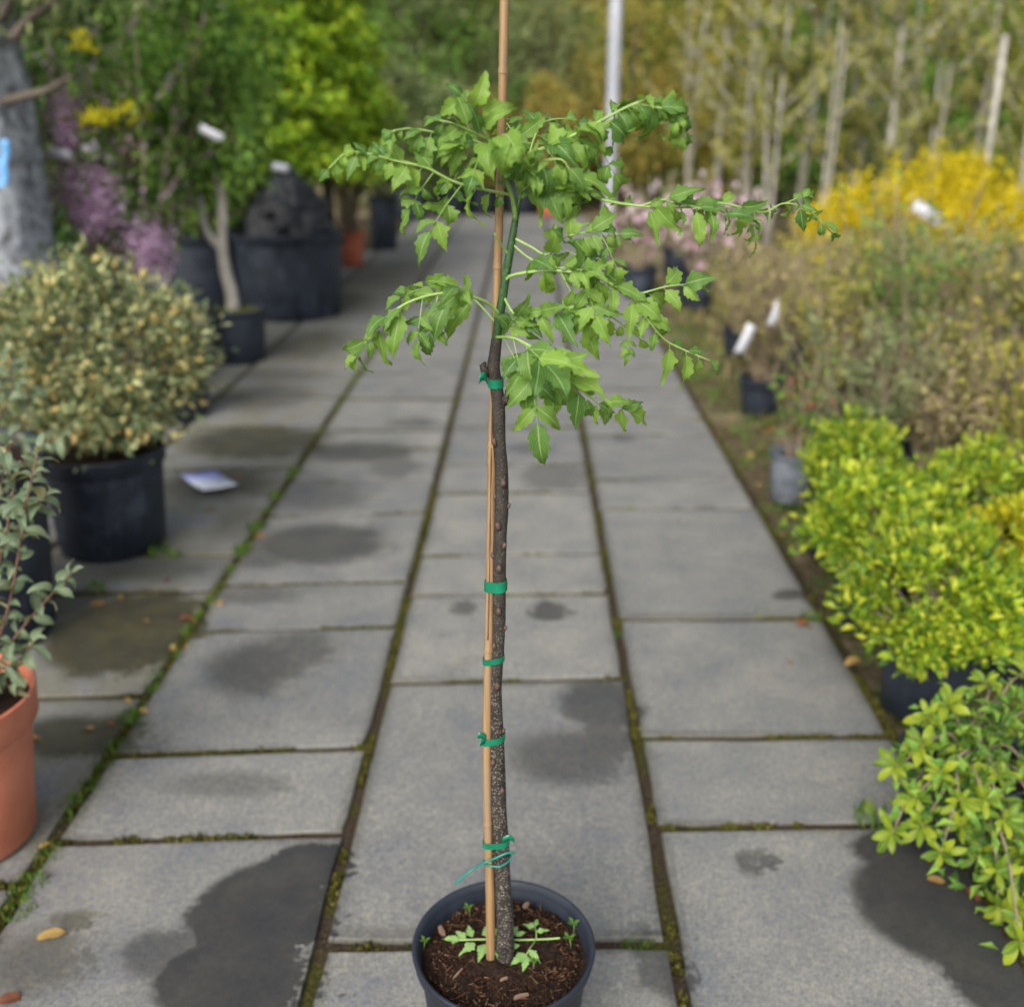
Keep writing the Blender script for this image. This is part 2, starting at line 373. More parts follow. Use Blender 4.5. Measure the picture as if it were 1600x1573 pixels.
def slab_mat():
    m, nt, b = mat('weathered concrete slab'); g = geo_pos(nt); oi = N(nt, 'ShaderNodeObjectInfo')
    pos = g.outputs['Position']
    sx = N(nt, 'ShaderNodeSeparateXYZ'); L(nt, pos, sx.inputs[0])
    n1 = noise_tex(nt, 5, 5, 0.6, pos); n2 = noise_tex(nt, 55, 4, 0.65, pos); n3 = noise_tex(nt, 300, 3, 0.7, pos); n4 = noise_tex(nt, 120, 4, 0.75, pos)
    c = ramp(nt, n1.outputs[0], [(0.3, (0.165, 0.172, 0.184)), (0.5, (0.212, 0.212, 0.203)), (0.7, (0.255, 0.250, 0.230))]).outputs[0]
    c = mixc(nt, 1.0, c, ramp(nt, n2.outputs[0], [(0.3, (0.80, 0.82, 0.90)), (0.7, (1.14, 1.13, 1.06))]).outputs[0], 'MULTIPLY')
    c = mixc(nt, 1.0, c, ramp(nt, n3.outputs[0], [(0.30, (0.52, 0.53, 0.58)), (0.5, (1.0, 1.0, 1.0)), (0.72, (1.42, 1.38, 1.25))]).outputs[0], 'MULTIPLY')
    c = mixc(nt, 1.0, c, ramp(nt, n4.outputs[0], [(0.30, (0.62, 0.64, 0.72)), (0.5, (1.0, 1.0, 1.0)), (0.70, (1.32, 1.29, 1.17))]).outputs[0], 'MULTIPLY')
    pv = N(nt, 'ShaderNodeTexVoronoi'); pv.inputs['Scale'].default_value = 26; L(nt, pos, pv.inputs['Vector'])
    pit = math_n(nt, 'SUBTRACT', 1.0, smooth(nt, math_n(nt, 'ADD', pv.outputs['Distance'], math_n(nt, 'MULTIPLY', n2.outputs[0], 0.14)), 0.10, 0.16))
    c = mixc(nt, math_n(nt, 'MULTIPLY', pit, 0.55), c, (0.075, 0.072, 0.066))
    c = mixc(nt, 1.0, c, ramp(nt, oi.outputs['Random'], [(0.0, (0.86, 0.87, 0.89)), (1.0, (1.08, 1.07, 1.04))]).outputs[0], 'MULTIPLY')
    # slabs under the left-hand stock are greener and darker with age
    dn = noise_tex(nt, 9, 5, 0.65, pos); dx = math_n(nt, 'MULTIPLY', math_n(nt, 'SUBTRACT', dn.outputs[0], 0.5), 0.30)
    dn2 = noise_tex(nt, 60, 3, 0.6, pos); dx2 = math_n(nt, 'MULTIPLY', math_n(nt, 'SUBTRACT', dn2.outputs[0], 0.5), 0.18)
    dd = math_n(nt, 'ADD', dx, dx2)
    px_ = math_n(nt, 'ADD', sx.outputs[0], math_n(nt, 'MULTIPLY', dd, 0.6)); 
    def field(lst):
        acc = None
        for (x, y, hx, hy, rot, s, soft) in lst:
            ex = math_n(nt, 'MULTIPLY', math_n(nt, 'SUBTRACT', px_, x), 1.0 / hx)
            ey = math_n(nt, 'MULTIPLY', math_n(nt, 'SUBTRACT', sx.outputs[1], y), 1.0 / hy)
            r2 = math_n(nt, 'ADD', math_n(nt, 'MULTIPLY', ex, ex), math_n(nt, 'MULTIPLY', ey, ey))
            r = math_n(nt, 'ADD', math_n(nt, 'SQRT', r2), math_n(nt, 'MULTIPLY', dd, 2.2))
            v = math_n(nt, 'MULTIPLY', math_n(nt, 'SUBTRACT', 1.0, smooth(nt, r, 1.0 - soft, 1.0 + soft)), s)
            acc = v if acc is None else math_n(nt, 'MAXIMUM', acc, v)
        return acc
    tc = N(nt, 'ShaderNodeTexCoord'); sg = N(nt, 'ShaderNodeSeparateXYZ'); L(nt, tc.outputs['Generated'], sg.inputs[0])
    def edge(o): return math_n(nt, 'SUBTRACT', 0.5, math_n(nt, 'ABSOLUTE', math_n(nt, 'SUBTRACT', o, 0.5)))
    ed = math_n(nt, 'MINIMUM', edge(sg.outputs[0]), edge(sg.outputs[1]))
    ed = math_n(nt, 'ADD', ed, math_n(nt, 'MULTIPLY', math_n(nt, 'SUBTRACT', dn2.outputs[0], 0.5), 0.07))
    grime = math_n(nt, 'SUBTRACT', 1.0, smooth(nt, ed, 0.0, 0.055))
    c = mixc(nt, math_n(nt, 'MULTIPLY', grime, 0.55), c, (0.072, 0.068, 0.050))
    sm = noise_tex(nt, 2.6, 6, 0.7, pos, 0.6)
    c = mixc(nt, math_n(nt, 'MULTIPLY', smooth(nt, sm.outputs[0], 0.56, 0.72), 0.5), c, (0.085, 0.080, 0.070))
    wet = field(STAINS); mo = field(MOSSY)
    left = math_n(nt, 'MULTIPLY', math_n(nt, 'SUBTRACT', 1.0, smooth(nt, sx.outputs[0], ground(300, 1000).x - 0.05, ground(300, 1000).x + 0.05)), smooth(nt, n1.outputs[0], 0.42, 0.6))
    c = mixc(nt, math_n(nt, 'MULTIPLY', left, 0.45), c, (0.115, 0.108, 0.058))
    c = mixc(nt, math_n(nt, 'MULTIPLY', mo, 0.88), c, mixc(nt, ramp(nt, dn.outputs[0], [(.35, 0.0), (.65, 1.0)]).outputs[0], mixc(nt, n3.outputs[0], (0.010, 0.010, 0.006), (0.034, 0.032, 0.014)), mixc(nt, n2.outputs[0], (0.030, 0.028, 0.012), (0.080, 0.070, 0.026))))
    c = mixc(nt, math_n(nt, 'MULTIPLY', wet, 0.9), c, mixc(nt, ramp(nt, dn.outputs[0], [(.38, 0.0), (.62, 1.0)]).outputs[0], mixc(nt, n3.outputs[0], (0.012, 0.012, 0.014), (0.030, 0.030, 0.032)), mixc(nt, n2.outputs[0], (0.022, 0.021, 0.019), (0.052, 0.049, 0.043))))
    L(nt, c, b.inputs['Base Color'])
    wm = math_n(nt, 'MAXIMUM', wet, mo)
    r = math_n(nt, 'SUBTRACT', 0.82, math_n(nt, 'MULTIPLY', wm, 0.30)); L(nt, r, b.inputs['Roughness'])
    b.inputs['Specular IOR Level'].default_value = 0.35
    h = math_n(nt, 'ADD', math_n(nt, 'MULTIPLY', n2.outputs[0], 0.7), math_n(nt, 'MULTIPLY', n3.outputs[0], 0.5))
    bump(nt, b, h, 0.35, 0.003)
    return m
M['slab'] = slab_mat()
def bed_mat():
    m, nt, b = mat('joint soil and moss'); g = geo_pos(nt); pos = g.outputs['Position']
    n = noise_tex(nt, 9, 4, 0.6, pos); n2 = noise_tex(nt, 120, 4, 0.6, pos)
    soil = ramp(nt, n2.outputs[0], [(0.3, (0.020, 0.015, 0.010)), (0.7, (0.085, 0.062, 0.040))]).outputs[0]
    moss = ramp(nt, n2.outputs[0], [(0.3, (0.020, 0.022, 0.006)), (0.7, (0.085, 0.080, 0.018))]).outputs[0]
    c = mixc(nt, smooth(nt, n.outputs[0], 0.48, 0.62), soil, moss)
    L(nt, c, b.inputs['Base Color']); b.inputs['Roughness'].default_value = 0.95; b.inputs['Specular IOR Level'].default_value = 0.15
    bump(nt, b, n2.outputs[0], 0.9, 0.01)
    return m
M['bed'] = bed_mat()
def dirt_mat():
    m, nt, b = mat('nursery dirt'); g = geo_pos(nt); pos = g.outputs['Position']
    n = noise_tex(nt, 1.6, 4, 0.6, pos); n2 = noise_tex(nt, 45, 5, 0.65, pos); n3 = noise_tex(nt, 5, 4, 0.6, pos)
    soil = ramp(nt, n2.outputs[0], [(0.3, (0.045, 0.033, 0.020)), (0.7, (0.19, 0.145, 0.085))]).outputs[0]
    sand = ramp(nt, n2.outputs[0], [(0.3, (0.25, 0.20, 0.13)), (0.7, (0.42, 0.35, 0.24))]).outputs[0]
    green = ramp(nt, n2.outputs[0], [(0.3, (0.035, 0.05, 0.012)), (0.7, (0.12, 0.15, 0.03))]).outputs[0]
    c = mixc(nt, smooth(nt, n.outputs[0], 0.50, 0.66), soil, sand)
    c = mixc(nt, math_n(nt, 'MULTIPLY', smooth(nt, n3.outputs[0], 0.48, 0.62), 0.8), c, green)
    L(nt, c, b.inputs['Base Color']); b.inputs['Roughness'].default_value = 0.95; b.inputs['Specular IOR Level'].default_value = 0.15
    bump(nt, b, n2.outputs[0], 0.8, 0.02)
    return m
M['dirt'] = dirt_mat()
M['moss'] = foliage_mat('joint moss', [(0.0, (0.028, 0.030, 0.008)), (0.5, (0.075, 0.078, 0.016)), (1.0, (0.13, 0.11, 0.03))], 0.9, 0.1, 0.1)
M['grass'] = foliage_mat('joint grass', [(0.0, (0.05, 0.11, 0.015)), (0.6, (0.11, 0.24, 0.03)), (1.0, (0.24, 0.30, 0.07))], 0.6, 0.35)

# ================================================================== SETTING
random.seed(7); rng = np.random.default_rng(7)
# ground sheet
mb = MB(); nx = 60
gx = [-220, -60, -25] + [-12 + i * 0.5 for i in range(49)] + [25, 60, 220]
gy = [-40, -10] + [-2 + i * 0.5 for i in range(56)] + [34, 60, 120, 400]
for y in gy:
    for x in gx:
        z = -0.035
        if x > 1.2 and abs(x) < 20 and y < 40: z += 0.035 * mnoise.noise(Vector((x * 1.3, y * 1.3, 0.0)))
        mb.v.append((x, y, z))
W_ = len(gx)
for j in range(len(gy) - 1):
    for i in range(W_ - 1): mb.f.append((j * W_ + i, j * W_ + i + 1, (j + 1) * W_ + i + 1, (j + 1) * W_ + i))
tag(link('ground', mb.mesh('ground', M['dirt'])), kind='structure')

# paving joints
XJ1 = ground(330, 935).x; XJ2 = ground(600, 1080).x; XJ3 = ground(1020, 1290).x; XJ4 = ground(1395, 1148).x
CW = (XJ3 - XJ2)
XJ0 = XJ1 - 0.72; XJm = XJ0 - 0.72
Y_END = 17.0
mb = MB(); mb.add([(XJm - 2.0, -1.5, -0.010), (XJ4 + 0.02, -1.5, -0.010), (XJ4 + 0.02, Y_END, -0.010), (XJm - 2.0, Y_END, -0.010)], [(0, 1, 2, 3)])
pav = tag(link('pavement', mb.mesh('pavement', M['bed'], False)), kind='structure')
def joint_rows(xl, xr, pix, start=None):
    """cross joints as (Y at left, Y at right): those read off the photograph, then on into the distance and behind the camera"""
    rows = []
    for (pl, pr) in pix:
        rows.append((ground(*pl).y, ground(*pr).y))
    rows.sort()
    sk = 0.012
    lens = [0.62, 0.31, 0.62, 0.47, 0.31, 0.62]
    k = random.randrange(6)
    while rows[-1][0] < Y_END:
        y = rows[-1][0] + lens[k % 6]; k += 1; rows.append((y, y + sk + random.uniform(-.006, .006)))
    while rows[0][0] > -1.2:
        y = rows[0][0] - lens[k % 6] - 0.1; k += 1; rows.insert(0, (y, y + sk))
    return rows
cols = [
    (XJm - 0.72 * 2, XJm - 0.72, [((-200, 900), (-200, 900))]),
    (XJm - 0.72, XJm, [((-200, 950), (-200, 950))]),
    (XJm, XJ0, [((-100, 1000), (-100, 999))]),
    (XJ0, XJ1, [((50, 1097), (240, 1086)), ((100, 932), (335, 921)), ((190, 872), (360, 866)), ((330, 738), (450, 728)), ((300, 670), (490, 662))]),
    (XJ1, XJ2, [((100, 1316), (545, 1301)), ((190, 1181), (580, 1166)), ((322, 988), (630, 978)), ((352, 916), (645, 908)), ((430, 808), (672, 800)), ((465, 752), (683, 747))]),
    (XJ2, XJ3, [((522, 1480), (1043, 1472)), ((618, 1068), (978, 1058)), ((648, 932), (958, 926)), ((660, 870), (945, 863)), ((682, 771), (930, 767)), ((690, 728), (922, 725))]),
    (XJ3, XJ4, [((1028, 1293), (1480, 1285)), ((1003, 1153), (1395, 1149)), ((970, 968), (1275, 965)), ((942, 796), (1187, 792)), ((932, 751), (1165, 748)), ((915, 681), (1110, 678))]),
]
moss_pts = []
def slab(xl, xr, a, c, gap=0.0125):
    """a, c: near and far joints as (Y left, Y right)"""
    q = [Vector((xl + gap, a[0] + gap, 0)), Vector((xr - gap, a[1] + gap, 0)), Vector((xr - gap, c[1] - gap, 0)), Vector((xl + gap, c[0] - gap, 0))]
    far = a[0] > 6
    seg = 2 if far else 7
    out = []
    for i in range(4):
        p0, p1 = q[i], q[(i + 1) % 4]; d = (p1 - p0); nrm_ = Vector((-d.y, d.x, 0)).normalized()
        for k in range(seg):
            t = k / seg; p = p0 + d * t
            if not far:
                p = p + nrm_ * (abs(mnoise.noise(p * 23)) * 0.006 + (0.004 if random.random() < .12 else 0)) + (nrm_ * 0.004 if k == 0 else Vector((0, 0, 0)))
            out.append(p)
    cen = sum(out, Vector((0, 0, 0))) / len(out)
    tz = random.uniform(-0.0015, 0.002); tx = random.uniform(-.002, .002); ty = random.uniform(-.002, .002)
    zf = lambda p: tz + (p.x - cen.x) * tx + (p.y - cen.y) * ty
    n = len(out); m_ = MB()
    top = [(p.x - cen.x + (cen.x - p.x) * 0.006, p.y - cen.y + (cen.y - p.y) * 0.006, zf(p)) for p in out]
    bev = [(p.x - cen.x, p.y - cen.y, zf(p) - 0.004) for p in out]
    low = [(p.x - cen.x, p.y - cen.y, -0.045) for p in out]
    m_.v = top + bev + low
    m_.f.append(tuple(range(n)))
    for i in range(n):
        j = (i + 1) % n
        m_.f.append((n + i, n + j, j, i)); m_.f.append((2 * n + i, 2 * n + j, n + j, n + i))
    o = link('paving_slab', m_.mesh('paving_slab', M['slab'], False), pav, cen)
    return o
for ci, (xl, xr, pix) in enumerate(cols):
    rows = joint_rows(xl, xr, pix)
    for a, c in zip(rows[:-1], rows[1:]):
        if ci < 3 and a[0] > 12: continue
        slab(xl, xr, a, c)
        if ci >= 3 and 1.0 < a[0] < 7:
            moss_pts.append((Vector((xl, a[0], 0)), Vector((xr, a[1], 0)), 0.55))
for xj, w in ((XJ1, 0.7), (XJ2, 0.55), (XJ3, 0.45), (XJ4, 0.4)):
    moss_pts.append((Vector((xj, 1.0, 0)), Vector((xj, 8.0, 0)), w))
# moss cushions in the joints
pos, dr, no, ln, wd = [], [], [], [], []
for a, c, dens in moss_pts:
    Lg = (c - a).length; nn = int(Lg * 1500)
    for i in range(nn):
        t = random.random(); p = a.lerp(c, t)
        if mnoise.noise(p * 3.1 + Vector((5, 2, 0))) + 0.5 * mnoise.noise(p * 14) < 0.28 - dens * 0.55: continue
        if p.y > 3 and random.random() < 0.5: continue
        pos.append((p.x + random.gauss(0, 0.006), p.y + random.gauss(0, 0.006), -0.011 + random.random() * 0.006))
        dr.append((random.gauss(0, .6), random.gauss(0, .6), 1)); no.append((random.gauss(0, 1), random.gauss(0, 1), .2))
        s = random.uniform(0.006, 0.014); ln.append(s); wd.append(s * 0.7)
me = leaf_cloud('moss', np.array(pos), np.array(dr), np.array(no), np.array(ln), np.array(wd), M['moss'])
tag(link('moss', me), 'olive green moss filling the joints between the grey paving slabs', 'moss', kind='stuff')
# grass tufts, thickest along the joint beside the left-hand pots
pos, dr, no, ln, wd = [], [], [], [], []
def tuft(p, n, h, spread):
    for i in range(n):
        a = random.random() * 6.283; r = spread * math.sqrt(random.random())
        pos.append((p.x + r * math.cos(a), p.y + r * math.sin(a), -0.012))
        l = random.uniform(.35, .7); dr.append((math.cos(a) * l, math.sin(a) * l, 1)); no.append((math.cos(a), math.sin(a), .3))
        s = h * random.uniform(.5, 1.1); ln.append(s); wd.append(s * random.uniform(.10, .2))
for (px, py, n, h, s) in [(205, 1120, 90, .035, .030), (240, 1075, 60, .028, .025), (50, 1380, 70, .03, .03), (30, 1420, 70, .03, .03), (80, 1340, 40, .025, .02),
                          (380, 860, 70, .04, .03), (400, 825, 70, .04, .03), (430, 775, 60, .04, .03), (360, 890, 40, .03, .025), (290, 985, 40, .03, .02), (310, 960, 40, .03, .02),
                          (245, 860, 70, .05, .04), (270, 870, 40, .04, .03), (150, 920, 40, .04, .03), (455, 735, 40, .03, .03), (1000, 1475, 60, .02, .03), (985, 1472, 40, .02, .02),
                          (120, 1250, 40, .03, .02), (140, 1225, 40, .03, .02), (175, 1170, 40, .03, .02), (1145, 1285, 30, .014, .015), (1360, 1280, 50, .05, .03), (1270, 965, 50, .04, .03),
                          (1190, 958, 20, .03, .02), (1170, 962, 14, .025, .02), (985, 792, 20, .03, .03), (1100, 792, 16, .02, .03), (966, 990, 16, .025, .01), (640, 975, 12, .02, .01), (497, 1560, 14, .02, .012), (605, 1120, 12, .02, .01)]:
    tuft(ground(px, py), n, h, s)
for i in range(130):
    y = random.uniform(1.2, 7.5); tuft(Vector((XJ1 + random.gauss(0, .008), y, 0)), random.randint(4, 22), random.uniform(.015, .035), .02)
for i in range(420):
    y = random.uniform(1.5, 8); x = XJ4 + 0.03 + abs(random.gauss(0, .22)); tuft(Vector((x, y, -0.01)), random.randint(4, 16), random.uniform(.015, .05), .04)
me = leaf_cloud('grass', np.array(pos), np.array(dr), np.array(no), np.array(ln), np.array(wd), M['grass'])
tag(link('grass', me), 'short green grass and weeds sprouting from paving joints and the dirt edge', 'grass', kind='stuff')

# ================================================================== POTS
def pot(x, y, D, h, m, label, group=None, base=0.74, rim_h=0.05, soil_drop=0.035, soil=None, z0=0.0, n=48, flutes=0, lip=0.008, name='plant_pot'):
    """tapered container: body, turned-out rim and soil"""
    root = empty(name, (x, y, z0), label, 'pot', group)
    R_, rb = D / 2, D / 2 * base
    wob = (lambda a, z: 0.006 * math.cos(a * flutes)) if flutes else None
    b_ = MB(); k = 0.012
    Rw = R_ - lip
    b_.lathe([(rb * 0.6, 0.004), (rb - k, 0.0), (rb, k), (rb + (Rw - rb) * 0.5, h * 0.5), (Rw - 0.002, h - rim_h * 0.5)], (x, y, z0), n, close_bottom=True, wob=wob)
    part('pot_wall', b_, m, root)
    r_ = MB(); t = 0.006 if D < .5 else 0.012
    r_.lathe([(Rw - 0.003, h - rim_h * 1.15), (Rw + 0.001, h - rim_h * 1.1), (Rw + lip * .6, h - rim_h), (R_ - 0.001, h - 0.006), (R_, h - 0.002), (R_ - 0.003, h + 0.001), (R_ - t, h), (R_ - t - 0.004, h - 0.006),
              (R_ - t - 0.006 - (Rw - rb) * 0.15, h - h * 0.15), (R_ - t - 0.006 - (Rw - rb) * 0.4, h - min(h * .4, soil_drop + .06))], (x, y, z0), n)
    part('rim', r_, m, root)
    s_ = MB(); rs = R_ - t - 0.004 - (Rw - rb) * soil_drop / h; nr = 10
    for i in range(nr + 1):
        for j in range(n):
            a = 2 * math.pi * j / n; rr = rs * i / nr
            p = Vector((x + rr * math.cos(a), y + rr * math.sin(a), 0))
            dz = 0.010 * mnoise.noise(p * 22) + 0.006 * mnoise.noise(p * 60)
            s_.v.append((p.x, p.y, z0 + h - soil_drop + dz + 0.012 * (1 - (i / nr) ** 2)))
    for i in range(nr):
        for j in range(n):
            s_.f.append((i * n + j, (i + 1) * n + j, (i + 1) * n + (j + 1) % n, i * n + (j + 1) % n))
    part('soil', s_, soil or M['soil'], root)
    return root

# ------------------------------------------------------------------ the potted sapling in front
POT_H, POT_D = 0.27, 0.292
pc = ground(787, 1472, POT_H)
PX, PY = pc.x, pc.y
main_pot = pot(PX, PY, POT_D, POT_H, M['pot_black'], 'round black plastic nursery pot holding the slim staked sapling', base=0.76, rim_h=0.022, soil_drop=0.034, n=72, lip=0.009)
SOIL_Z = POT_H - 0.034 + 0.008
# fibres and bark crumbs on the soil
fb = MB()
def in_pot(rmax=0.118):
    a = random.random() * 6.283; r = rmax * math.sqrt(random.random()); return PX + r * math.cos(a), PY + r * math.sin(a)
for i in range(2200):
    x, y = in_pot(); a = random.random() * 6.283; l = random.uniform(.003, .015); z = SOIL_Z - 0.004 + random.uniform(0, .008)
    d = Vector((math.cos(a), math.sin(a), random.uniform(-.25, .5))) * l; s = Vector((-math.sin(a), math.cos(a), random.uniform(-.3, .3))) * l * random.uniform(-.3, .3)
    p = Vector((x, y, z)); r = random.uniform(.0003, .0010)
    fb.tube([p, p + d * .5 + s, p + d], [r, r, r * .6], 3, False)
fo = part('peat_fibre', fb, foliage_mat('peat fibre', [(0, (0.018, 0.009, 0.006)), (.55, (0.06, 0.028, 0.015)), (.85, (0.17, 0.078, 0.036)), (1, (0.36, 0.23, 0.12))], 0.85, 0.0, 0.2), main_pot); fo['kind'] = 'stuff'
cr_ = MB()
for i in range(1500):
    x, y = in_pot(.122); s = random.uniform(.0012, .0050); z = SOIL_Z - 0.004 + random.uniform(0, .007)
    q = [Vector((random.gauss(0, 1), random.gauss(0, 1), random.gauss(0, .7))).normalized() * s * random.uniform(.6, 1.3) for _ in range(4)]
    cr_.add([(x + v.x, y + v.y, z + v.z) for v in q], [(0, 1, 2), (0, 3, 1), (1, 3, 2), (0, 2, 3)])
co = part('bark_crumb', cr_, foliage_mat('bark crumbs', [(0, (0.012, 0.008, 0.006)), (.6, (0.05, 0.028, 0.018)), (.9, (0.13, 0.07, 0.04)), (1, (0.30, 0.19, 0.13))], 0.85, 0.0, 0.2), main_pot); co['kind'] = 'stuff'
for (px, py, l, w, a) in [(814, 1557, .024, .007, .2), (822, 1415, .014, .009, .9), (690, 1455, .020, .010, 2.0), (787, 1530, .013, .004, .3), (715, 1522, .024, .0025, .9)]:
    p = ground(px, py, SOIL_Z + 0.004); cb = MB(); d = Vector((math.cos(a), math.sin(a), .15)) * l / 2; s = Vector((-math.sin(a), math.cos(a), .1)) * w / 2
    cb.add([p - d - s * .6, p - d * .2 - s, p + d - s * .5, p + d * .9 + s * .6, p + s, p - d * .8 + s * .7] + [q + Vector((0, 0, .003)) for q in (p - d - s * .6, p - d * .2 - s, p + d - s * .5, p + d * .9 + s * .6, p + s, p - d * .8 + s * .7)],
           [(0, 1, 2, 3, 4, 5)[::-1], (6, 7, 8, 9, 10, 11)] + [(i, (i + 1) % 6, 6 + (i + 1) % 6, 6 + i) for i in range(6)])
    part('bark_chip', cb, simple('bark chip', (0.14, 0.08, 0.055), (0.27, 0.18, 0.12), 80, 0.8) if 'chip' not in M else M['chip'], main_pot, False)
    M.setdefault('chip', bpy.data.materials['bark chip'])

tb = ground(789, 1497, SOIL_Z)                 # foot of the trunk
TY = tb.y
def tp(px, py, dy=0.0): return atY(px, py, TY + dy)
tree = empty('young_tree', tb, 'slim young tree with dark speckled trunk and feathery drooping green leaves', 'tree')
trunk_px = [(790, 1512, 15), (789, 1490, 14.5), (789, 1440, 13.5), (786, 1390, 13.2), (783, 1330, 13), (779, 1260, 12.5), (777, 1200, 12.5), (775, 1140, 12), (773, 1080, 11),
            (776, 1030, 10.5), (779, 980, 10.5), (780, 920, 10.5), (781, 850, 10.5), (784, 790, 10.5), (784, 740, 10), (780, 690, 10), (779, 640, 10.5), (776, 605, 10), (771, 577, 10.5), (773, 556, 9.0), (776, 530, 8.4)]
tpts = spline([tp(a, b_) for a, b_, r in trunk_px], 4)
trad = np.interp(np.linspace(0, len(trunk_px) - 1, len(tpts)), range(len(trunk_px)), [r for *_, r in trunk_px])
trad = [r * mpp(p) * (1 + 0.06 * mnoise.noise(p * 60)) for r, p in zip(trad, tpts)]
m_ = MB(); m_.tube(tpts, trad, 14); trunk = part('trunk', m_, M['bark'], tree)
shoot_px = [(775, 545, 8.0), (779, 505, 7.6), (786, 460, 7.0), (793, 415, 6.8), (800, 375, 6.2), (806, 340, 5.2), (812, 312, 4.4), (818, 290, 3.8), (822, 270, 3.0), (826, 240, 2.5)]
sp = spline([tp(a, b_) for a, b_, r in shoot_px], 4)
sr = np.interp(np.linspace(0, len(shoot_px) - 1, len(sp)), range(len(shoot_px)), [r for *_, r in shoot_px])
m_ = MB(); m_.tube(sp, [r * mpp(p) for r, p in zip(sr, sp)], 10); part('shoot', m_, M['shoot'], tree)
lead_px = [(806, 345, 4.2), (801, 310, 4.4), (790, 280, 4.2), (778, 250, 3.8), (765, 222, 3.2), (757, 205, 2.6)]
sp2 = spline([tp(a, b_, -0.004 - 0.002 * i) for i, (a, b_, r) in enumerate(lead_px)], 4)
sr2 = np.interp(np.linspace(0, len(lead_px) - 1, len(sp2)), range(len(lead_px)), [r for *_, r in lead_px])
m_ = MB(); m_.tube(sp2, [r * mpp(p) for r, p in zip(sr2, sp2)], 8); part('shoot', m_, simple('pale shoot', (0.09, 0.17, 0.04), (0.18, 0.28, 0.07), 60, 0.45), tree)
# buds and leaf scars on the trunk
def bud(px, py, side, s=6.0):
    i = min(range(len(tpts)), key=lambda k: (tpts[k] - tp(px, py)).length); c = tpts[i]; r = trad[i]
    d = Vector((side, -math.sqrt(max(0.05, 1 - side * side)), 0.15)).normalized(); k = s * mpp(c)
    b_ = MB(); base = c + d * r * 0.8
    b_.tube([base - Vector((0, 0, k * 1.2)), base + d * k * .7 - Vector((0, 0, k * .3)), base + d * k * 1.0 + Vector((0, 0, k * .5)), base + d * k * .5 + Vector((0, 0, k * 1.2))], [k * .55, k * .8, k * .65, k * .2], 7)
    link('bud', b_.mesh('bud', M['bud'] if s < 9 else M['bark']), trunk)
for (px, py, sd, s) in [(762, 578, -.95, 9), (789, 622, .95, 10), (772, 690, -.6, 5.5), (785, 752, .2, 6), (775, 772, -.95, 4), (790, 792, .95, 4), (780, 820, -.3, 6), (787, 850, .6, 5), (774, 860, -.9, 4.5), (781, 884, 0, 6),
                        (779, 947, 0, 6), (785, 985, .9, 4), (772, 1010, -.4, 5), (776, 1071, .3, 6), (771, 1178, -.4, 5.5), (783, 1225, .5, 5), (787, 1140, .95, 4)]:
    bud(px, py, sd, s)

# ------------------------------------------------------------------ bamboo stake
stake_px = [(767, 1512, 7.4), (766, 1400, 7.2), (762, 1280, 7.0), (761, 1150, 7.0), (763, 1030, 7.0), (766, 900, 6.8), (769, 700, 6.6), (772, 600, 6.6), (778, 400, 6.6), (784, 200, 6.8), (788, 0, 7.0), (791, -140, 7.0)]
sdy = lambda py: -0.004 + 0.026 * max(0.0, min(1.0, (1030 - py) / 500.0))
kp = spline([tp(a, b_, sdy(b_)) for a, b_, r in stake_px], 5)
kr = np.interp(np.linspace(0, len(stake_px) - 1, len(kp)), range(len(stake_px)), [r for *_, r in stake_px]); kr = [r * mpp(p) for r, p in zip(kr, kp)]
stake = empty('bamboo_stake', kp[0], 'tall straight tan bamboo stake tied beside the slim sapling trunk', 'stake')
m_ = MB(); m_.tube(kp, kr, 12); cane = part('cane', m_, M['bamboo'], stake)
def cane_at(z):
    i = min(range(len(kp)), key=lambda k: abs(kp[k].z - z)); j = min(i + 1, len(kp) - 1)
    if kp[i].z > z and i > 0: i, j = i - 1, i
    d = kp[j].z - kp[i].z; t = 0 if abs(d) < 1e-9 else (z - kp[i].z) / d
    return kp[i].lerp(kp[j], max(0, min(1, t))), kr[i]
def trunk_at(z):
    i = min(range(len(tpts)), key=lambda k: abs(tpts[k].z - z)); return tpts[i], trad[i]
for py in (1282, 1012, 700, 420, 110):
    z = tp(766, py).z; c, r = cane_at(z); b_ = MB()
    b_.lathe([(r * 0.9, -.005), (r * 1.08, -.003), (r * 1.16, -.001), (r * 1.04, 0), (r * 1.14, .0015), (r * 0.9, .005)], c, 14)
    link('cane_node', b_.mesh('cane_node', M['bamboo']), cane)
# dark split down the middle of the cane
b_ = MB(); pts = []
for py in range(620, 1015, 25):
    z = tp(766, py).z; c, r = cane_at(z); pts.append(c + Vector((-0.15 * r, -r * 0.985, 0)))
w = [0.0009 + 0.0003 * math.sin(i * 1.7) for i in range(len(pts))]
b_.tube(pts, w, 4); link('cane_split', b_.mesh('cane_split', M['bamboo_dark']), cane)

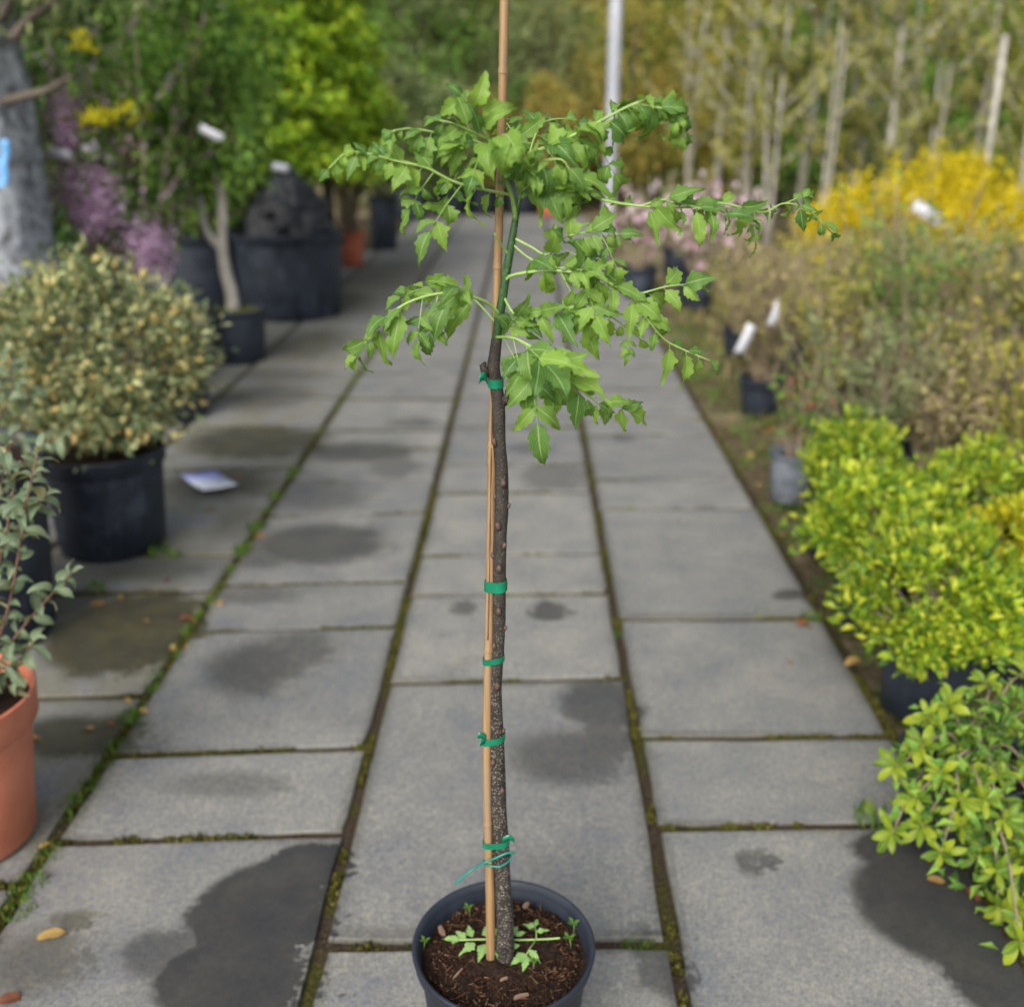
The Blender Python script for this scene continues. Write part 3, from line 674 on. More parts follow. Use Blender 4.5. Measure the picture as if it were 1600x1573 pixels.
# ------------------------------------------------------------------ ties round stake and trunk
def tie(py, hpx, label, slope=0.0, tail=None, twice=False):
    z = tp(770, py).z; (c1, r1), (c2, r2) = cane_at(z), trunk_at(z)
    k = mpp(c1); hh = hpx * k / 2; e = 0.0012
    r1 += e; r2 += e
    # hull of two circles in plan
    pts = []
    for c, r in ((c1, r1), (c2, r2)):
        for j in range(40):
            a = 2 * math.pi * j / 40; pts.append((c.x + r * math.cos(a), c.y + r * math.sin(a)))
    pts = sorted(set(pts)); lo, up = [], []
    for seq, outl in ((pts, lo), (pts[::-1], up)):
        for p in seq:
            while len(outl) >= 2 and (outl[-1][0] - outl[-2][0]) * (p[1] - outl[-2][1]) - (outl[-1][1] - outl[-2][1]) * (p[0] - outl[-2][0]) <= 0: outl.pop()
            outl.append(p)
    hull = lo[:-1] + up[:-1]; n = len(hull); b_ = MB(); mx = sum(p[0] for p in hull) / n
    rings = []
    for o, t in ((0.0, 1), (0.0007, 1), (0.0007, -1), (0.0, -1)):
        for p in hull:
            d = Vector((p[0] - (c1.x + c2.x) / 2, p[1] - (c1.y + c2.y) / 2, 0)).normalized()
            b_.v.append((p[0] + d.x * o, p[1] + d.y * o, z + t * hh + (p[0] - mx) * slope))
    for q in range(4):
        for j in range(n):
            b_.f.append((q * n + j, q * n + (j + 1) % n, ((q + 1) % 4) * n + (j + 1) % n, ((q + 1) % 4) * n + j))
    root = empty('plant_tie', (c1.x, c1.y, z), label, 'plant tie', 'green ties holding the sapling to its stake')
    part('band', b_, M['tie'], root, False)
    if twice:
        b2 = MB(); b2.v = [(v[0] + (v[0] - mx) * .03, c1.y + (v[1] - c1.y) * 1.06, v[2] - hh * .7 + 0.0) for v in b_.v]; b2.f = b_.f
        part('band', b2, M['tie'], root, False)
    if tail:
        for path in tail:
            P = spline([tp(a, b__, d) for a, b__, d in path], 4); s_ = MB(); n = len(P); h2 = hh * 0.95
            for i, p in enumerate(P):
                wv = 1.0 if i < n - 2 else 0.8
                for zz in (-1, 1): s_.v.append((p.x, p.y, p.z + zz * h2 * wv))
                for zz in (1, -1): s_.v.append((p.x, p.y + .0008, p.z + zz * h2 * wv))
            for i in range(n - 1):
                for q in range(4): s_.f.append((i * 4 + q, i * 4 + (q + 1) % 4, i * 4 + 4 + (q + 1) % 4, i * 4 + 4 + q))
            s_.f += [(0, 3, 2, 1), tuple((n - 1) * 4 + q for q in range(4))]
            part('tail', s_, M['tie'], root)
    return root
tie(598, 14, 'topmost green tape tie on the sapling trunk, just below the leaves', tail=[[(762, 595, -.006), (757, 588, -.012), (751, 590, -.016), (749, 596, -.018)]])
tie(912, 13, 'wide doubled green tape tie wrapped round stake and trunk at mid height', 0.1, twice=True)
tie(1028, 10, 'narrow green tape tie below the doubled one on the bamboo stake', 0.15)
tie(1152, 11, 'green tape tie with a small knotted end on the bamboo stake', 0.2, tail=[[(760, 1153, -.012), (752, 1148, -.016), (746, 1150, -.018)], [(758, 1156, -.012), (752, 1160, -.018), (750, 1163, -.02)]])
tie(1313, 11, 'lowest green tape tie with its loose end sticking out beside the trunk', 0.12, tail=[[(785, 1312, -.014), (796, 1308, -.014), (804, 1313, -.012)]])
# teal wire twist under the lowest tape
wp = [(712, 1380, -.03), (735, 1360, -.028), (760, 1346, -.016), (775, 1340, -.018), (790, 1333, -.016), (803, 1331, -.01)]
b_ = MB(); P = spline([tp(a, b__, d) for a, b__, d in wp], 6); b_.tube(P, 0.0019, 7)
wz = tp(765, 1345)
wire = empty('wire_tie', wz, 'teal plastic coated wire twisted round stake and trunk just above the pot', 'wire tie')
part('tail', b_, M['wire'], wire)
z = tp(770, 1343).z; (c1, r1), (c2, r2) = cane_at(z), trunk_at(z)
lp = [Vector((c1.x - .002, c1.y - r1 - .002, z)), Vector((c2.x, c2.y - r2 - .002, z + .001)), Vector((c2.x + r2 + .002, c2.y, z + .006)), Vector((c2.x, c2.y + r2 + .002, z + .004)),
      Vector((c1.x, c1.y + r1 + .002, z + .002)), Vector((c1.x - r1 - .002, c1.y, z)), Vector((c1.x - .002, c1.y - r1 - .002, z))]
b_ = MB(); b_.tube(spline(lp, 6), 0.0016, 6); part('loop', b_, M['wire'], wire)

# ------------------------------------------------------------------ leaflets
def leaflet_mesh(name, seed, m, lobes=2, aspect=0.2, droop=0.5, wave=0.05, rows=19, fold=0.18, teeth=5, obovate=False):
    """one leaflet along +X, unit length: toothed edge, folded midrib, drooping tip"""
    r = random.Random(seed); mesh = MB(); uvs = []; A = 4
    if not teeth: rows = 10
    jit = [r.uniform(.7, 1.3) for _ in range(40)]
    for i in range(rows):
        u = i / (rows - 1)
        if obovate: w = aspect * (math.sin(math.pi * min(1.0, u ** 1.35)) ** 0.75)
        elif teeth: w = aspect * (math.sin(math.pi * u ** 0.62) ** 1.05) * (1 - 0.18 * u) + (0.012 if u < .08 else 0)
        else: w = aspect * (math.sin(math.pi * u ** 0.8) ** 0.9)
        ang = droop * u ** 1.3
        X = math.sin(droop * u) / max(droop, 1e-3); Z = -(1 - math.cos(ang)) / max(droop, 1e-3)
        for j in range(A + 1):
            v = -1 + 2 * j / A; side = 1 if v > 0 else -1; ww = w; dx = 0.0
            if abs(v) > 0.9 and teeth:
                q = u * teeth + (0.15 if side > 0 else 0.5); ph = q % 1.0; k = jit[int(q) * 2 + (side > 0)]
                saw = ph / .7 if ph < .7 else (1 - ph) / .3
                ww = w * (1 + (saw - .55) * (0.52 - .28 * u) * k)
                if lobes and 0.18 < u < 0.42: ww *= 1.0 + 0.38 * math.sin((u - .18) / .24 * math.pi)
                dx = 0.06 * saw * (1 - u)
            y = v * ww; zz = fold * abs(y) + wave * math.sin(u * 11 + seed * 1.7 + side) * v * v * (0.3 + u)
            mesh.v.append((X + dx + zz * math.sin(ang) * .6, y + 0.05 * math.sin(u * 3 + seed) * u, Z + zz * math.cos(ang)))
            uvs.append((u, 0.5 + v * 0.5))
    for i in range(rows - 1):
        for j in range(A):
            mesh.f.append((i * (A + 1) + j, (i + 1) * (A + 1) + j, (i + 1) * (A + 1) + j + 1, i * (A + 1) + j + 1))
    me = mesh.mesh(name, m)
    ul = me.uv_layers.new(name='UVMap')
    for lp_ in me.loops: ul.data[lp_.index].uv = uvs[lp_.vertex_index]
    return me
LEAF = [leaflet_mesh('leaflet', s, M['leaf'], lobes=s % 2, aspect=random.uniform(.18, .25), droop=random.uniform(.4, 1.3), wave=random.uniform(.03, .07), fold=random.uniform(.1, .3)) for s in range(10)]
CURL = [leaflet_mesh('leaflet', 20 + s, M['leaf'], lobes=s % 2, aspect=random.uniform(.17, .23), droop=random.uniform(1.6, 2.4), wave=random.uniform(.05, .10), fold=random.uniform(.35, .6)) for s in range(8)]
def frame(d, n):
    d = Vector(d).normalized(); n = Vector(n); n = (n - d * n.dot(d))
    if n.length < 1e-4: n = d.orthogonal()
    n.normalize(); y = n.cross(d)
    return Matrix(((d.x, y.x, n.x), (d.y, y.y, n.y), (d.z, y.z, n.z)))
def put_leaf(meshes, p, d, n, size, parent, r=random, name='leaflet'):
    o = bpy.data.objects.new(name, r.choice(meshes)); COL.objects.link(o); o.parent = parent
    Mx = frame(d, n).to_4x4(); Mx.translation = p
    o.matrix_local = Mx @ Matrix.Diagonal((size, size * r.uniform(.85, 1.15), size, 1))
    return o
def frond(path, s0=0.2, step=24, size=44, kind='open', pinna=0.0, droop=0.45, r0=2.2, seed=0, updown=(0.7, 1.0), face=0.8, depth=.45, extra=0):
    """compound leaf: stalk in photo pixels plus depth offset, leaflets (or small side stalks of leaflets) along it"""
    r = random.Random(seed); P = spline([tp(a, b__, d) for a, b__, d in path], 8); k = mpp(P[0]); n = len(P)
    rad = [(r0 * (1 - 0.75 * i / n) + 0.35) * k for i in range(n)]
    stalk = MB(); stalk.tube(P, rad, 6)
    todo = []
    cum = [0.0]
    for i in range(1, n): cum.append(cum[-1] + (P[i] - P[i - 1]).length)
    tot = cum[-1]; s = tot * s0; meshes = LEAF if kind == 'open' else CURL if kind == 'curl' else LEAF + CURL
    def at(s):
        i = max(1, next((q for q in range(n) if cum[q] >= s), n - 1)); t = (s - cum[i - 1]) / max(1e-6, cum[i] - cum[i - 1])
        return P[i - 1].lerp(P[i], t), (P[i] - P[i - 1]).normalized()
    def one(p, d, size_):
        nn = Vector((r.gauss(0, .35), -face + r.gauss(0, .4), 0.55 + r.gauss(0, .35)))
        todo.append((p, d, nn, size_))
    while s < tot * 0.985:
        p, t = at(s); u = s / tot
        S = Vector((-t.z, 0, t.x)).normalized()
        if S.z < 0: S = -S
        for sg in (1, -1):
            amp = updown[0] if sg > 0 else updown[1]
            if r.random() > amp: continue
            d = t * r.uniform(.35, .7) + S * sg * r.uniform(.45, .85) * (0.75 if sg > 0 else 1) + Vector((0, r.uniform(-1, .7) * depth * 1.3, -droop * r.uniform(.6, 1.3)))
            sz = size * 1.36 * k * r.uniform(.58, 1.30) * (1.0 - 0.40 * max(0, u - .5) * 2)
            if r.random() < pinna * (1 - u * .8):
                d.normalize(); lg = sz * r.uniform(1.0, 1.5); bend = Vector((0, 0, -0.3 * lg))
                Q = [p, p + d * lg * .5 + bend * .15, p + d * lg + bend * .6]
                stalk.tube(Q, [k * .9, k * .7, k * .45], 5)
                dd = (Q[2] - Q[1]).normalized(); S2 = Vector((-dd.z, 0, dd.x))
                for q, w in ((0.45, .75), (0.8, .8)):
                    b__ = p.lerp(Q[2], q)
                    for s2 in (1, -1): one(b__, dd * .5 + S2 * s2 * .8 + Vector((0, r.uniform(-.4, .2), -.15)), sz * w)
                one(Q[2], dd, sz * 1.0)
            else:
                stalk.tube([p, p + d.normalized() * sz * .14], [k * .6, k * .4], 4, False)
                one(p + d.normalized() * sz * .12, d, sz)
        s += step * 1.22 * k * r.uniform(.75, 1.25) * (1 - .25 * u)
    p, t = at(tot); one(p, t + Vector((0, 0, -.3)), size * k * .75)
    o = part('leaf', stalk, M['rachis'], tree)
    for p, d, nn, sz in todo: put_leaf(meshes, p, d, nn, sz, o, r)
    return o
# lower left arching leaf
frond([(783, 492, 0), (755, 470, -.02), (705, 458, -.05), (655, 466, -.06), (610, 490, -.07), (575, 530, -.07), (556, 562, -.06)], .22, 27, 50, 'open', .55, .5, 2.6, 11, (.75, 1), .9)
frond([(779, 510, 0), (755, 482, .03), (735, 462, .06), (712, 445, .08), (680, 447, .10), (650, 455, .12)], .45, 20, 38, 'mix', .1, .3, 1.6, 12, (.9, .9), .7)
# lower right leaf hanging in front
frond([(776, 527, -.005), (800, 528, -.03), (835, 545, -.05), (875, 580, -.06), (915, 615, -.06), (945, 638, -.05)], .08, 23, 50, 'open', .5, .35, 2.6, 13, (.9, 1), 1.0)
# long right leaf
frond([(788, 440, 0), (802, 430, -.01), (850, 423, -.03), (890, 425, -.04), (930, 432, -.05), (985, 463, -.05), (1015, 503, -.05), (1045, 535, -.04), (1110, 564, -.03)], .18, 27, 50, 'open', .5, .35, 2.8, 14, (.8, 1), .9)
frond([(985, 463, -.05), (1015, 455, -.05), (1045, 447, -.05), (1082, 444, -.05)], .25, 22, 42, 'open', .0, .2, 1.6, 15, (.8, .9), .9)
frond([(786, 462, .0), (805, 490, -.02), (840, 486, -.03), (885, 480, -.04), (935, 486, -.04), (970, 505, -.03), (1000, 530, -.02)], .10, 25, 46, 'open', .25, .4, 2.0, 16, (.9, 1), .9)
# right leaf at mid height
frond([(803, 372, 0), (830, 386, -.01), (852, 398, -.02), (868, 388, -.03), (885, 370, -.04), (930, 362, -.05), (968, 366, -.05)], .35, 15, 38, 'mix', .1, .4, 2.0, 17, (.8, 1), .7)
frond([(801, 382, .0), (830, 405, -.02), (870, 418, -.03), (920, 418, -.03), (950, 425, -.03)], .25, 24, 38, 'mix', .1, .3, 1.5, 18, (.7, .9), .8)
# long thin leaf reaching to the far right
frond([(818, 288, 0), (850, 272, -.02), (900, 287, -.03), (935, 310, -.03), (1000, 322, -.03), (1070, 324, -.02), (1130, 318, -.01), (1190, 332, 0), (1225, 318, .01), (1262, 328, .02), (1300, 364, .03)], .14, 29, 43, 'mix', .12, .3, 2.4, 19, (.75, .95), .75)
frond([(1000, 322, -.03), (1040, 312, -.03), (1080, 322, -.03), (1130, 335, -.03), (1175, 345, -.03)], .1, 22, 36, 'open', 0, .25, 1.4, 20, (.8, .9), .8)
# upper right leaf with the curled clump at its end
frond([(826, 240, 0), (860, 228, -.02), (905, 207, -.03), (950, 183, -.04), (990, 163, -.05), (1025, 155, -.05), (1052, 170, -.05), (1072, 212, -.05)], .12, 15, 43, 'curl', .1, .5, 2.6, 21, (.95, 1), .8)
frond([(1000, 163, -.05), (1025, 168, -.06), (1045, 172, -.06), (1062, 190, -.06)], .05, 12, 36, 'curl', 0, .4, 1.2, 22, (1, 1), .8)
# upper left leaves
frond([(775, 250, -.006), (755, 226, -.02), (715, 214, -.04), (675, 206, -.05), (640, 201, -.06), (612, 205, -.07)], .10, 17, 37, 'mix', .10, .85, 2.2, 23, (.55, 1), .8)
frond([(800, 305, -.002), (775, 300, -.02), (740, 293, -.04), (705, 282, -.05), (665, 262, -.06), (620, 252, -.07), (575, 240, -.08), (540, 240, -.08), (513, 264, -.08)], .07, 20, 36, 'mix', .18, .35, 2.2, 24, (.6, 1), .8)
# crown tuft
frond([(765, 222, -.008), (752, 196, -.02), (740, 172, -.03), (722, 148, -.04)], .25, 17, 46, 'curl', .0, .35, 1.8, 25, (1, 1), .9)
frond([(762, 218, -.01), (735, 205, -.04), (705, 192, -.06), (680, 188, -.06)], .2, 20, 36, 'open', .0, .2, 1.4, 26, (.8, .9), .9)
frond([(770, 232, -.01), (785, 212, -.05), (795, 215, -.09), (803, 228, -.11)], .1, 15, 50, 'curl', .0, .9, 1.8, 27, (.7, 1), .9)
frond([(790, 270, -.01), (825, 262, -.04), (850, 252, -.07), (878, 250, -.08), (893, 272, -.08)], .15, 20, 42, 'mix', .05, .5, 2.0, 28, (.9, 1), .9)
frond([(824, 255, 0), (835, 215, .03), (850, 192, .05), (880, 186, .07), (905, 196, .08)], .25, 19, 37, 'mix', .0, .4, 1.6, 29, (.9, 1), .8)
frond([(814, 300, 0), (835, 285, -.03), (865, 285, -.05), (895, 292, -.05)], .2, 20, 48, 'open', .0, .4, 1.7, 30, (.8, 1), .9)
frond([(822, 268, 0), (815, 232, .02), (800, 205, .05), (790, 192, .08), (775, 186, .1)], .3, 16, 42, 'mix', .0, .4, 1.7, 31, (.9, 1), .8)
# bare leaf stalk
m_ = MB(); m_.tube(spline([tp(795, 398), tp(785, 385, -.01), (tp(772, 365, -.03))], 5), [.0030, .0022, .0018, .0018, .0016, .0016, .0014, .0014, .0012, .001, .001], 6); part('leaf_stalk', m_, M['rachis'], tree)

# ------------------------------------------------------------------ torn-off leaf and weeds lying on the soil
SL = [leaflet_mesh('leaflet', 50 + s, M['leaf_soil'], lobes=1, aspect=.21, droop=.35, wave=.04, fold=.08) for s in range(4)]
z = SOIL_Z + 0.012
fl = empty('fallen_leaf', ground(790, 1467, z), 'torn-off pale green compound leaf lying on the soil in the black pot', 'leaf')
gp = [(875, 1465), (845, 1467), (800, 1468), (760, 1467), (715, 1468)]
m_ = MB(); P = [ground(a, b__, z + (.012 if a > 860 else .004)) for a, b__ in gp]; m_.tube(spline(P, 5), .0016, 6)
rr = random.Random(4)
stalk2 = [((838, 1467), (826, 1484), (822, 1492)), ((838, 1467), (838, 1455), (836, 1448))]
for tri in stalk2: m_.tube([ground(a, b__, z + .004) for a, b__ in tri], .0011, 5)
fr_ = part('stalk', m_, M['rachis'], fl)
for (px, py, dx, dy, s) in [(718, 1468, -1, .1, .030), (728, 1466, -.8, .7, .028), (738, 1464, -.4, 1, .030), (742, 1472, -.8, -.8, .034), (757, 1474, -.2, -1, .036), (762, 1464, -.3, 1, .030), (775, 1473, .1, -1, .032), (775, 1462, .2, 1, .028),
                            (800, 1462, .3, 1, .030), (806, 1462, .9, .6, .022), (812, 1476, -.7, -.2, .026), (822, 1490, -.9, -.9, .034), (823, 1491, -.2, -1, .034), (826, 1484, .8, -.9, .030), (836, 1448, -.7, .2, .022), (836, 1447, .2, .9, .022), (838, 1455, .9, .1, .022)]:
    put_leaf(SL, ground(px, py, z + .005), (dx, dy, rr.uniform(0, .2)), (rr.uniform(-.2, .2), -.2, 1), s, fr_, rr)
for k, (px, py, sz, lab) in enumerate([(734, 1428, .010, 'tiny green weed seedling behind the stake at the left of the pot soil'), (896, 1455, .012, 'tall thin weed seedling by the right rim of the black pot'),
                                       (892, 1478, .012, 'low weed seedling with spread seed leaves near the right pot rim'), (832, 1512, .009, 'wispy weed seedling in front of the sapling foot'), (661, 1480, .010, 'small weed seedling against the left inner wall of the pot')]):
    p = ground(px, py, SOIL_Z + .004); root = empty('weed_seedling', p, lab, 'weed', 'weed seedlings in the black pot')
    top = p + Vector((rr.uniform(-.004, .004), 0, sz * 1.5)); m_ = MB(); m_.tube([p - Vector((0, 0, .006)), p.lerp(top, .5) + Vector((.001, 0, 0)), top], .0006, 5); part('stem', m_, M['rachis'], root)
    for a in (0.3, 2.2, 3.6, 5.2):
        b_ = MB(); d = Vector((math.cos(a), math.sin(a), .35)); s = Vector((-math.sin(a), math.cos(a), 0)) * .3
        b_.add([top, top + (d * .5 + s) * sz, top + d * sz, top + (d * .5 - s) * sz], [(0, 1, 2), (0, 2, 3)]); part('leaf', b_, M['grass'], root)

# ================================================================== GENERIC PLANTS
def shrub(name, label, cat, x, y, z0, cz, rad, n, ls, m, clumps=60, crad=0.12, seed=0, stem_m=None, group=None, aspect=0.5, shell=.7, low=-.8, up=.5, stems=14, trunk_r=.012, curl=.2, flat=1.0, accents=()):
    g = np.random.default_rng(seed); root = empty(name, (x, y, z0), label, cat, group)
    pos, out, cp = crown_cloud(g, n, (0, 0, cz - z0), rad, clumps, crad, shell, low, flat)
    d = out + g.normal(size=(n, 3)) * .6 + np.array([0, 0, up]); nn = g.normal(size=(n, 3)) * .6 + np.array([0, 0, .9]) + out * .5
    ln = ls * g.uniform(.65, 1.25, n)
    keep = pos[:, 2] > 0.01 - z0 * 0
    me = leaf_cloud('foliage', pos[keep], d[keep], nn[keep], ln[keep], ln[keep] * aspect, m, curl)
    link('foliage', me, root)
    mb = MB(); order = g.permutation(len(cp))[:stems]
    for i in order:
        e = Vector(cp[i]); a = Vector((g.normal() * trunk_r * 1.2, g.normal() * trunk_r * 1.2, -0.03))
        mid = a.lerp(e, .5) + Vector((g.normal(), g.normal(), .5)) * rad[0] * .08
        mb.tube([a, mid, e], [trunk_r * .8, trunk_r * .55, trunk_r * .25], 5)
    link('stem', mb.mesh('stem', stem_m or M['twig']), root)
    for (an, am, k, s, zlo) in accents:
        i = g.integers(0, n, k); q = pos[i] + out[i] * .03
        link(an, leaf_cloud(an, q, g.normal(size=(k, 3)), g.normal(size=(k, 3)), np.full(k, s), np.full(k, s * .8), am), root)
    return root
def twiggy(name, label, cat, x, y, z0, h, spread, stems, n, ls, m, seed=0, group=None, bark=None, r0=.006, leaf_from=.2, aspect=.5, flowers=None, side=3, lean=0.0, along=.25):
    """upright many-stemmed plant, leaves set along the shoots"""
    g = np.random.default_rng(seed); root = empty(name, (x, y, z0), label, cat, group); mb = MB(); tips = []
    for s in range(stems):
        a = g.uniform(0, 6.283); rr = spread * math.sqrt(g.random()); hh = h * g.uniform(.65, 1.0)
        base = Vector((g.normal() * spread * .08, g.normal() * spread * .08, -.03)); top = Vector((rr * math.cos(a) + lean * hh, rr * math.sin(a), hh))
        mid = base.lerp(top, .5) + Vector((g.normal(), g.normal(), 0)) * spread * .10
        P = spline([base, mid, top], 4); mb.tube(P, list(np.linspace(r0, r0 * .35, len(P))), 5); tips.append(P)
        for q in range(side):
            t = g.uniform(.3, .9); i = int(t * (len(P) - 1)); b_ = P[i]; a2 = g.uniform(0, 6.283); l = h * g.uniform(.1, .28)
            e = b_ + Vector((math.cos(a2) * l * .7, math.sin(a2) * l * .7, l * .7)); Q = [b_, b_.lerp(e, .5) + Vector((0, 0, -l * .05)), e]; mb.tube(Q, [r0 * .5, r0 * .4, r0 * .25], 4); tips.append(Q)
    link('stem', mb.mesh('stem', bark or M['twig']), root)
    def scatter(nm, n, ls, m, lo, asp, rnd):
        pos = np.empty((n, 3)); dr = np.empty((n, 3))
        for i in range(n):
            P = tips[g.integers(0, len(tips))]; t = g.uniform(lo if len(P) > 3 else 0.2, 1) * (len(P) - 1.001); k = int(t); p = P[k].lerp(P[k + 1], t - k); dv = (P[k + 1] - P[k]).normalized()
            pos[i] = p; dr[i] = dv * along + Vector(g.normal(size=3)) * rnd
        nn = g.normal(size=(n, 3)) * .6 + np.array([0, -.2, .7]); ln = ls * g.uniform(.6, 1.3, n)
        link(nm, leaf_cloud(nm, pos, dr, nn, ln, ln * asp, m), root)
    if n: scatter('foliage', n, ls, m, leaf_from, aspect, .7)
    if flowers: scatter('blossom', flowers[0], flowers[1], flowers[2], flowers[3], .8, .8)
    return root

FM = {}
FM['varieg'] = foliage_mat('variegated leaf', [(0.0, (0.045, 0.085, 0.045)), (0.35, (0.15, 0.20, 0.09)), (0.55, (0.29, 0.32, 0.15)), (0.85, (0.45, 0.45, 0.22)), (0.97, (0.55, 0.44, 0.18)), (1.0, (0.55, 0.34, 0.08))], 0.5, .2)
FM['bright'] = foliage_mat('yellow green leaf', [(0.0, (0.045, 0.11, 0.015)), (0.35, (0.17, 0.29, 0.022)), (0.7, (0.34, 0.44, 0.030)), (1.0, (0.52, 0.54, 0.05))], 0.45, .35)
FM['bright_gold'] = foliage_mat('golden leaf', [(0.0, (0.12, 0.20, 0.015)), (0.4, (0.36, 0.40, 0.02)), (1.0, (0.62, 0.54, 0.03))], 0.45, .35)
FM['green'] = foliage_mat('mid green leaf', [(0.0, (0.035, 0.085, 0.018)), (0.5, (0.115, 0.24, 0.036)), (1.0, (0.27, 0.42, 0.07))], 0.5, .35)
FM['lush'] = foliage_mat('fresh green leaf', [(0.0, (0.045, 0.11, 0.014)), (0.5, (0.15, 0.27, 0.022)), (1.0, (0.32, 0.42, 0.04))], 0.5, .4)
FM['dark'] = foliage_mat('dark green leaf', [(0.0, (0.018, 0.045, 0.014)), (0.6, (0.060, 0.12, 0.026)), (1.0, (0.14, 0.22, 0.045))], 0.5, .25)
FM['greygreen'] = foliage_mat('grey green leaf', [(0.0, (0.06, 0.09, 0.04)), (0.6, (0.19, 0.24, 0.10)), (1.0, (0.34, 0.38, 0.16))], 0.6, .3)
FM['olive'] = foliage_mat('olive yellow leaf', [(0.0, (0.09, 0.11, 0.025)), (0.5, (0.28, 0.29, 0.05)), (1.0, (0.52, 0.46, 0.10))], 0.6, .35)
FM['amber'] = foliage_mat('amber leaf', [(0.0, (0.12, 0.13, 0.03)), (0.5, (0.32, 0.31, 0.07)), (0.85, (0.48, 0.39, 0.09)), (1.0, (0.54, 0.30, 0.10))], 0.6, .35)
FM['brown'] = foliage_mat('brownish leaf', [(0.0, (0.12, 0.09, 0.055)), (0.5, (0.28, 0.23, 0.12)), (0.8, (0.30, 0.31, 0.11)), (1.0, (0.48, 0.38, 0.18))], 0.7, .2)
FM['paleyellow'] = foliage_mat('pale spring leaf', [(0.0, (0.12, 0.15, 0.04)), (0.5, (0.30, 0.32, 0.08)), (1.0, (0.54, 0.51, 0.15))], 0.6, .4)
FM['forsythia'] = foliage_mat('yellow blossom', [(0.0, (0.33, 0.27, 0.008)), (0.5, (0.54, 0.45, 0.010)), (1.0, (0.70, 0.60, 0.018))], 0.6, .35)
FM['pink'] = foliage_mat('pale pink petal', [(0.0, (0.50, 0.30, 0.42)), (0.5, (0.68, 0.48, 0.60)), (1.0, (0.80, 0.72, 0.78))], 0.5, .3)
FM['purple'] = foliage_mat('lilac blossom', [(0.0, (0.26, 0.14, 0.30)), (0.5, (0.46, 0.30, 0.50)), (1.0, (0.62, 0.48, 0.66))], 0.6, .3)
FM['orange'] = foliage_mat('orange bloom', [(0.0, (0.60, 0.25, 0.02)), (1.0, (0.75, 0.42, 0.03))], 0.6, .3)
FM['sunny'] = foliage_mat('yellow bloom', [(0.0, (0.60, 0.55, 0.02)), (1.0, (0.75, 0.70, 0.04))], 0.6, .3)
FM['conifer'] = foliage_mat('conifer spray', [(0.0, (0.05, 0.12, 0.010)), (0.5, (0.22, 0.38, 0.018)), (1.0, (0.48, 0.58, 0.04))], 0.6, .3)

# ------------------------------------------------------------------ left-hand stock
# terracotta pot with a silver-leaved shrub
tx = ground(43, 1320).x - 0.135; ty = ground(43, 1320).y + 0.02
pot(tx, ty, 0.375, 0.365, M['terracotta'], 'terracotta coloured plastic pot under the silvery leaved shrub', base=0.72, rim_h=0.07, soil_drop=0.04, flutes=0, lip=0.012)
SV = [leaflet_mesh('leaf', 80 + s, M['silver_leaf'], lobes=0, aspect=.22, droop=.5 + .25 * s, wave=.03, fold=.2 + .1 * s, teeth=0) for s in range(6)]
def leafy_branches(name, label, base, branches, per, size, meshes, bark, seed, r0=.004, cat='shrub'):
    r = random.Random(seed); root = empty(name, base, label, cat)
    for path in branches:
        P = spline([Vector(p) for p in path], 6); n = len(P); mb = MB(); mb.tube(P, [r0 * (1 - .7 * i / n) for i in range(n)], 6)
        o = part('branch', mb, bark, root)
        L_ = sum((P[i + 1] - P[i]).length for i in range(n - 1)); k = max(3, int(L_ / per))
        for q in range(k):
            t = (0.12 + .88 * (q + r.random() * .5) / k) * (n - 1.01); i = int(t); p = P[i].lerp(P[min(i + 1, n - 1)], t - i); d = (P[min(i + 1, n - 1)] - P[i]).normalized()
            a = q * 2.4 + r.uniform(-.4, .4); s = d.orthogonal().normalized(); s = Matrix.Rotation(a, 3, d) @ s
            put_leaf(meshes, p, d * .5 + s * .9 + Vector((0, 0, r.uniform(-.3, .25))), Vector((r.gauss(0, .5), r.gauss(-.3, .5), 1)), size * r.uniform(.6, 1.2), o, r, 'leaf')
        put_leaf(meshes, P[-1], (P[-1] - P[-2]), Vector((0, -.5, 1)), size * .7, o, r, 'leaf')
    return root
tb0 = Vector((tx, ty, .335))
br = []
for pts in [[(-30, 1080), (20, 1000), (70, 940), (112, 895)], [(-30, 1060), (10, 960), (30, 860), (45, 770), (60, 700)], [(-50, 1060), (-20, 950), (10, 830), (25, 740)],
            [(-30, 1080), (30, 1030), (55, 1000)], [(-60, 1060), (-40, 900), (-5, 800), (10, 700)], [(-40, 1080), (10, 1040), (30, 1075)], [(-60, 1050), (-20, 900), (30, 820), (72, 775)]]:
    q = [tb0 - Vector((0, 0, .02))]
    for i, (a, b__) in enumerate(pts): q.append(atY(a, b__, ty - 0.02 * i + random.uniform(-.06, .06)))
    br.append(q)
leafy_branches('silver_shrub', 'silvery green shrub with curled cream-backed leaves growing from the terracotta pot', tb0, br, .0175, .047, SV, M['red_twig'], 3)
# tall black pot behind it
c = ground(58, 1010); D3 = .62; x3 = c.x - .25; y3 = c.y + .08
pot(x3, y3, D3, .575, M['pot_dusty'], 'tall scuffed black pot half hidden behind the silvery leaved shrub', base=.82, rim_h=.05, soil_drop=.05, lip=.014)
br = []
for pts in [[(-20, 740), (20, 690), (45, 640), (40, 585)], [(-40, 730), (0, 650), (20, 600), (10, 560)], [(-20, 745), (40, 720), (75, 690), (95, 680)], [(-60, 740), (-40, 650), (-10, 610)]]:
    q = [Vector((x3 + .05, y3 - .12, .54))]
    for i, (a, b__) in enumerate(pts): q.append(atY(a, b__, y3 - .1 - .03 * i))
    br.append(q)
leafy_branches('silver_shrub', 'cream edged leafy stems rising from the tall scuffed black pot', (x3, y3, .54), br, .026, .060, SV, M['red_twig'], 5)

